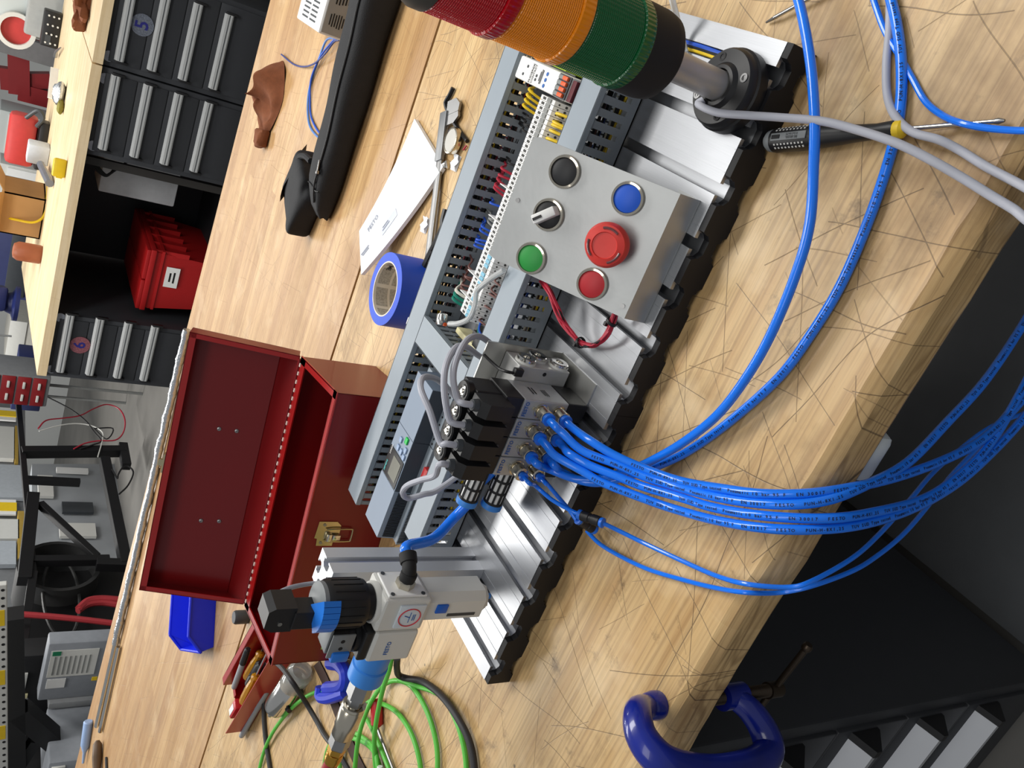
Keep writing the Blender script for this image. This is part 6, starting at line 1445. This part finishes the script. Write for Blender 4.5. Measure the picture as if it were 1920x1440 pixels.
# red drawer cart with white pulls
p, q = at(83, 765, 6.6), at(0, 708, 6.6)
rcx0, rcx1 = at(83, 763, 6.6).x, at(79, 708, 6.6).x
rz0 = at(83, 740, 6.6).z
t = thing('drawer_cart', 'red drawer cart with white pulls beyond the black workstation', 'cart', ((rcx0 + rcx1) / 2, 6.85, -1.0))
obj('body', MB().bb(rcx0, rcx1, 6.6, 6.95, rz0 - 0.03, rz0 + 0.75, 0.01), M('cart_grey', (120, 122, 124), 0.5), t)
for i in range(6):
    z = rz0 + i * 0.115
    d = obj('drawer', MB().bb(rcx0 + 0.01, rcx1 - 0.01, 6.585, 6.6, z, z + 0.10, 0.003), RF, t)
    for k in (0.3, 0.72): obj('pull', MB().bb(rcx0 + (rcx1 - rcx0) * k - 0.03, rcx0 + (rcx1 - rcx0) * k + 0.03, 6.565, 6.586, z + 0.04, z + 0.06, 0.004), OFFW, d)
for a in (rcx0 + 0.05, rcx1 - 0.1): obj('leg', MB().bb(a, a + 0.02, 6.88, 6.90, -1.0, rz0 - 0.03), MG, t)

# ================================================================ black training workstation on the left
XW = -3.9
def wx(x, y, X=XW): return P(x, y, X=X)
ws = thing('workstation', 'black steel workstation with diagonal braces left of the far bench', 'workstation', (XW - 0.4, 5.2, -1.0))
BS = M('black_frame_paint', (14, 14, 16), 0.5, 0, 0.1)
def wbar(a, b, w3, X=XW, m=None, name='frame_bar', par=None):
    p, q = wx(*a, X), wx(*b, X); d = q - p; n = d.normalized(); s = V((1, 0, 0)).cross(n).normalized()
    R = Matrix((n, s, n.cross(s))).transposed()
    return obj(name, MB().box((p + q) / 2, (d.length, w3, w3), R, 0.004), m or BS, par or ws, smooth=False)
wbar((34, 752), (62, 1075), 0.043)
wbar((62, 1075), (36, 1260), 0.056)
wbar((40, 848), (235, 846), 0.081)
wbar((50, 900), (150, 905), 0.062, XW - 0.5)
wbar((196, 862), (236, 1060), 0.081)
wbar((205, 1050), (60, 1052), 0.062)
wbar((182, 1045), (75, 945), 0.053)
wbar((62, 930), (45, 1090), 0.087)
wbar((230, 835), (237, 875), 0.074)
wbar((240, 1060), (180, 1058), 0.074)
# cluttered panel beyond the frame
o = obj('equipment_cabinet', MB().add([wx(60, 870, XW - 0.9), wx(245, 870, XW - 0.9), wx(260, 1075, XW - 0.9), wx(60, 1060, XW - 0.9)] + [v_ + V((-0.3, 0, 0)) for v_ in (wx(60, 870, XW - 0.9), wx(245, 870, XW - 0.9), wx(260, 1075, XW - 0.9), wx(60, 1060, XW - 0.9))], [(0, 1, 2, 3), (7, 6, 5, 4), (0, 4, 5, 1), (1, 5, 6, 2), (2, 6, 7, 3), (3, 7, 4, 0)]), M('cabinet_silver', (150, 154, 158), 0.45, 0, 0.15, 3), None, smooth=False)
tag(o, 'silver-grey equipment cabinet behind the black workstation legs', 'cabinet')
for (a, b, m_) in (((70, 895), (100, 935), OFFW), ((110, 985), (180, 1010), OFFW), ((105, 880), (165, 890), WHITE), ((115, 945), (175, 965), DGREY)):
    p, q = wx(*a, XW - 0.88), wx(*b, XW - 0.88)
    obj('module', MB().add([(p.x, p.y, p.z), (p.x, q.y, p.z), (p.x, q.y, q.z), (p.x, p.y, q.z), (p.x + 0.03, p.y, p.z), (p.x + 0.03, q.y, p.z), (p.x + 0.03, q.y, q.z), (p.x + 0.03, p.y, q.z)], [(0, 1, 2, 3), (7, 6, 5, 4), (0, 4, 5, 1), (1, 5, 6, 2), (2, 6, 7, 3), (3, 7, 4, 0)]), m_, o, smooth=False)
# dark lower mass with fan shroud and cables
dk_ = thing('blower_machine', 'black machine base with a round shroud below the workstation', 'machine', wx(150, 1120, XW - 0.2))
pA, pB, pC, pD = wx(58, 1075, XW - 0.25), wx(300, 1062, XW - 0.25), wx(250, 1470, XW - 0.25), wx(45, 1480, XW - 0.25)
obj('housing', MB().add([pA, pB, pC, pD] + [v_ + V((-0.4, 0, 0)) for v_ in (pA, pB, pC, pD)], [(0, 1, 2, 3), (7, 6, 5, 4), (0, 4, 5, 1), (1, 5, 6, 2), (2, 6, 7, 3), (3, 7, 4, 0)]), BS, dk_, smooth=False)
cc1 = wx(112, 1060, XW - 0.1)
obj('shroud', MB().lathe(cc1 + V((-0.3, 0, 0)), X_, [(0.25, 0), (0.28, 0), (0.28, 0.30), (0.25, 0.30)], 32, close=True), M('shroud_grey', (46, 46, 46), 0.5), dk_)
cc2 = wx(115, 1118, XW - 0.15)
rg = [cc2 + V((0.02 * math.sin(a), 0.42 * math.cos(a), 0.12 * math.sin(a))) for a in [2 * PI * k / 20 for k in range(21)]]
obj('wire_ring', MB().tube(rg, 0.012, 6, 2), M('shroud_grey'), dk_)
o = obj('red_hose', MB().tube([wx(148, 1142, XW), wx(165, 1128, XW), wx(190, 1124, XW), wx(222, 1126, XW)], 0.03, 8).tube([wx(146, 1146, XW), wx(165, 1134, XW), wx(192, 1130, XW), wx(222, 1134, XW)], 0.022, 8), M('red_hose_rubber')); tag(o, 'coiled red hose on the black machine base', 'hose')
o = obj('red_hose', MB().tube([wx(-30, 1148, XW + 0.1), wx(60, 1153, XW + 0.1), wx(140, 1160, XW + 0.1), wx(225, 1170, XW + 0.1)], 0.020, 8), M('red_hose_rubber')); tag(o, 'straight red hose stretched in front of the machine base', 'hose')
# grey junction box with labels
yj = 3.4
p1, p2 = at(92, 1208, yj), at(183, 1272, yj)
ex_ = at(175, 1204, yj)
gz0, gz1 = at(180, 1300, yj).z - 0.05, p1.z; gx0, gx1 = at(98, 1312, yj).x, p1.x
gb = thing('transformer_box', 'grey steel transformer box with paper labels beyond the rear bench edge', 'electrical box', ((gx0 + gx1) / 2, yj + 0.2, -1.0))
obj('case', MB().bb(gx0, gx1, yj, yj + 0.10, gz0 - 0.25, gz1, 0.01), M('transformer_grey', (128, 132, 138), 0.5), gb)
obj('lower_lip', MB().bb(gx0 - 0.05, gx0 + 0.0, yj - 0.03, yj + 0.09, gz0 - 0.25, gz1 - 0.06, 0.01), M('cart_grey'), gb)
gw, gh = gx1 - gx0, gz1 - gz0
lb = obj('label', MB().bb(gx0 + gw * 0.42, gx1 - gw * 0.12, yj - 0.004, yj, gz1 - gh * 0.75, gz1 - gh * 0.06), OFFW, gb)
obj('printed_bars', MB().bb(gx0 + gw * 0.80, gx1 - gw * 0.13, yj - 0.006, yj - 0.003, gz1 - gh * 0.20, gz1 - gh * 0.08), M('label_green', (20, 120, 80), 0.5), lb)
for k in range(8): obj('text_line', MB().bb(gx0 + gw * 0.46, gx0 + gw * 0.78, yj - 0.006, yj - 0.003, gz1 - gh * (0.14 + k * 0.072), gz1 - gh * (0.12 + k * 0.072)), MG, lb)
obj('label', MB().bb(gx0 + gw * 0.22, gx0 + gw * 0.38, yj - 0.004, yj, gz1 - gh * 0.35, gz1 - gh * 0.08), WHITE, gb)
obj('warning_mark', MB().bb(gx0 + gw * 0.30, gx0 + gw * 0.36, yj - 0.004, yj, gz1 - gh * 0.82, gz1 - gh * 0.74), YEL, gb)
obj('stand', MB().bb(gx0 + 0.02, gx1 - 0.02, yj + 0.01, yj + 0.09, -1.0, gz0 - 0.25), BS, gb)
# coiled grey conduit beside it
cx = at(78, 1290, yj + 0.4)
o = obj('conduit_loop', MB().tube([cx + V((-0.05 * math.cos(a), 0.0, 0.0)) + V((0.22 * math.sin(a), 0.04 * math.cos(a), 0.22 * math.cos(a))) for a in [0.3 + 2 * PI * k / 18 for k in range(15)]], 0.028, 8), M('conduit_grey', (110, 106, 98), 0.6)); tag(o, 'loop of grey conduit behind the transformer box', 'conduit')
# rack with yellow strips, labels and perforated rails at the far left
RK = XW - 1.3
rk = thing('storage_rack', 'grey rack with yellow and white strips at the left of the view', 'rack', wx(10, 950, RK))
def rpan(a, b, m, dx=0.0, name='panel', dep=0.05, par=None):
    p, q = wx(*a, RK), wx(*b, RK); y0_, y1_ = sorted((p.y, q.y)); z0_, z1_ = sorted((p.z, q.z))
    return obj(name, MB().bb(RK + dx - dep, RK + dx, y0_, y1_, z0_, z1_, 0.002), m, par or rk, smooth=False)
rpan((-120, 1500), (48, 735), M('rack_grey', (120, 122, 124), 0.5), -0.05, 'back_sheet', 0.3)
for yy in (776, 952): 
    rpan((-60, yy - 16), (30, yy + 14), WHITE, 0.01, 'strip', 0.02); rpan((-60, yy - 9), (31, yy + 8), YEL, 0.02, 'strip', 0.02)
for (a, b, m_) in (((-10, 800), (26, 862), OFFW), ((-10, 872), (52, 935), M('pale_sheet', (172, 178, 184), 0.5)), ((-10, 975), (36, 1012), OFFW), ((-10, 1016), (30, 1060), M('pale_sheet')), ((33, 960), (46, 1050), M('ochre_strip', (170, 140, 60), 0.6)), ((28, 800), (34, 870), M('ochre_strip'))):
    rpan(a, b, m_, 0.015, 'document')
# perforated white rail (nearer)
YPr = 2.9
pr0, pr1 = at(-13, 1095, YPr), at(-8, 1440, YPr)
dd = pr1 - pr0; nn = dd.normalized(); upv = Z_ - nn * Z_.dot(nn); upv.normalize()
rl_ = thing('perforated_rail', 'white perforated rail with yellow inserts at the left edge', 'rail', (pr0 + pr1) / 2)
Rr = Matrix((nn, nn.cross(upv) * -1, upv)).transposed()
obj('bar', MB().box((pr0 + pr1) / 2 + nn * 0.2, (dd.length + 0.4, 0.03, 0.11), Rr, 0.004), OFFW, rl_, smooth=False)
fn = -(nn.cross(upv)) if (nn.cross(upv)).dot(CAM - pr0) < 0 else nn.cross(upv)
for k in range(26):
    p = pr0 + nn * (0.03 + k * (dd.length - 0.04) / 25)
    if k % 8 in (3, 4): 
        obj('yellow_insert', MB().box(p + fn * 0.0155, (dd.length / 26, 0.004, 0.09), Rr), YEL, rl_)
    else: obj('hole', MB().cyl(p + fn * 0.0150 - upv * 0.038, p + fn * 0.0162 - upv * 0.038, 0.008, n=10), BLACK_M, rl_)
# black machine frame in front at the lower left
lf = thing('steel_stand', 'black square-tube frame with a diagonal at the lower left', 'frame', at(40, 1350, 3.2))
def lbar(a, b, w3, Yp=3.2): return fbar(lf, BS, a, b, w3, w3, Yp)
lbar((24, 1150), (30, 1440), 0.10); lbar((35, 1330), (140, 1420), 0.10); lbar((35, 1435), (68, 1385), 0.06)
o = bbox_thing('battery_box', 'dark cabinet with pale papers behind the black diagonal', 'cabinet', (70, 1345), (28, 1232), 3.56, 0.15, BS, parts=[('paper', 0.45, 0.75, 0.92, 0.985, OFFW), ('paper', 0.25, 0.42, 0.90, 0.975, M('cream_plastic')), ('chrome_bar', 0.02, 0.20, 0.93, 0.96, STEEL)])
o = bbox_thing('floor_box', 'grey flat box with a paper sheet at the bottom left corner', 'box', (115, 1490), (92, 1432), 3.0, 0.4, M('transformer_grey'), parts=[('paper', 0.2, 0.9, 0.90, 0.98, OFFW)])
# cables strung over the aisle floor
k11 = lambda x, y, X=XW + 0.05: wx(x / 6, 660 + y / 6, X)
for label, pts, r, m_ in (('thin red wire looping over the grey floor by the workstation', [(430, 860), (520, 770), (700, 745), (900, 715), (1050, 640), (1200, 590), (1340, 640), (1405, 760), (1390, 900), (1300, 990), (1100, 1000), (950, 1030), (830, 1090)], 0.012, RWIRE), ('thin black wire crossing the red loop by the workstation', [(520, 500), (700, 590), (850, 680), (980, 790), (1060, 900), (1140, 1000), (1040, 1045), (900, 1090)], 0.012, BLACK_M), ('pale thin wire over the black workstation', [(440, 890), (650, 830), (850, 805), (1030, 830), (1150, 900), (1150, 1000), (1100, 1180)], 0.010, OFFW), ('black wire with a triangular kink by the workstation', [(1060, 860), (1270, 860), (1200, 980), (1060, 860)], 0.011, BLACK_M), ('black wire loop hanging beside the workstation leg', [(1260, 1320), (1320, 1420), (1330, 1380), (1380, 1300), (1450, 1290), (1500, 1360), (1440, 1500), (1340, 1600)], 0.013, BLACK_M)):
    o = obj('hanging_wire', MB().tube([k11(*q_) for q_ in pts], r * 0.55, 6, 5), m_); tag(o, label, 'wire', 'wires at the workstation')

o = obj('plastic_tab', MB().box(P(1650, 855, Y=-0.190), (0.045, 0.020, 0.030), bev=0.008), M('milky_plastic', (214, 220, 222), 0.4)); o.location.z = -0.061; tag(o, 'milky white plastic tab under the front bench edge', 'tab')
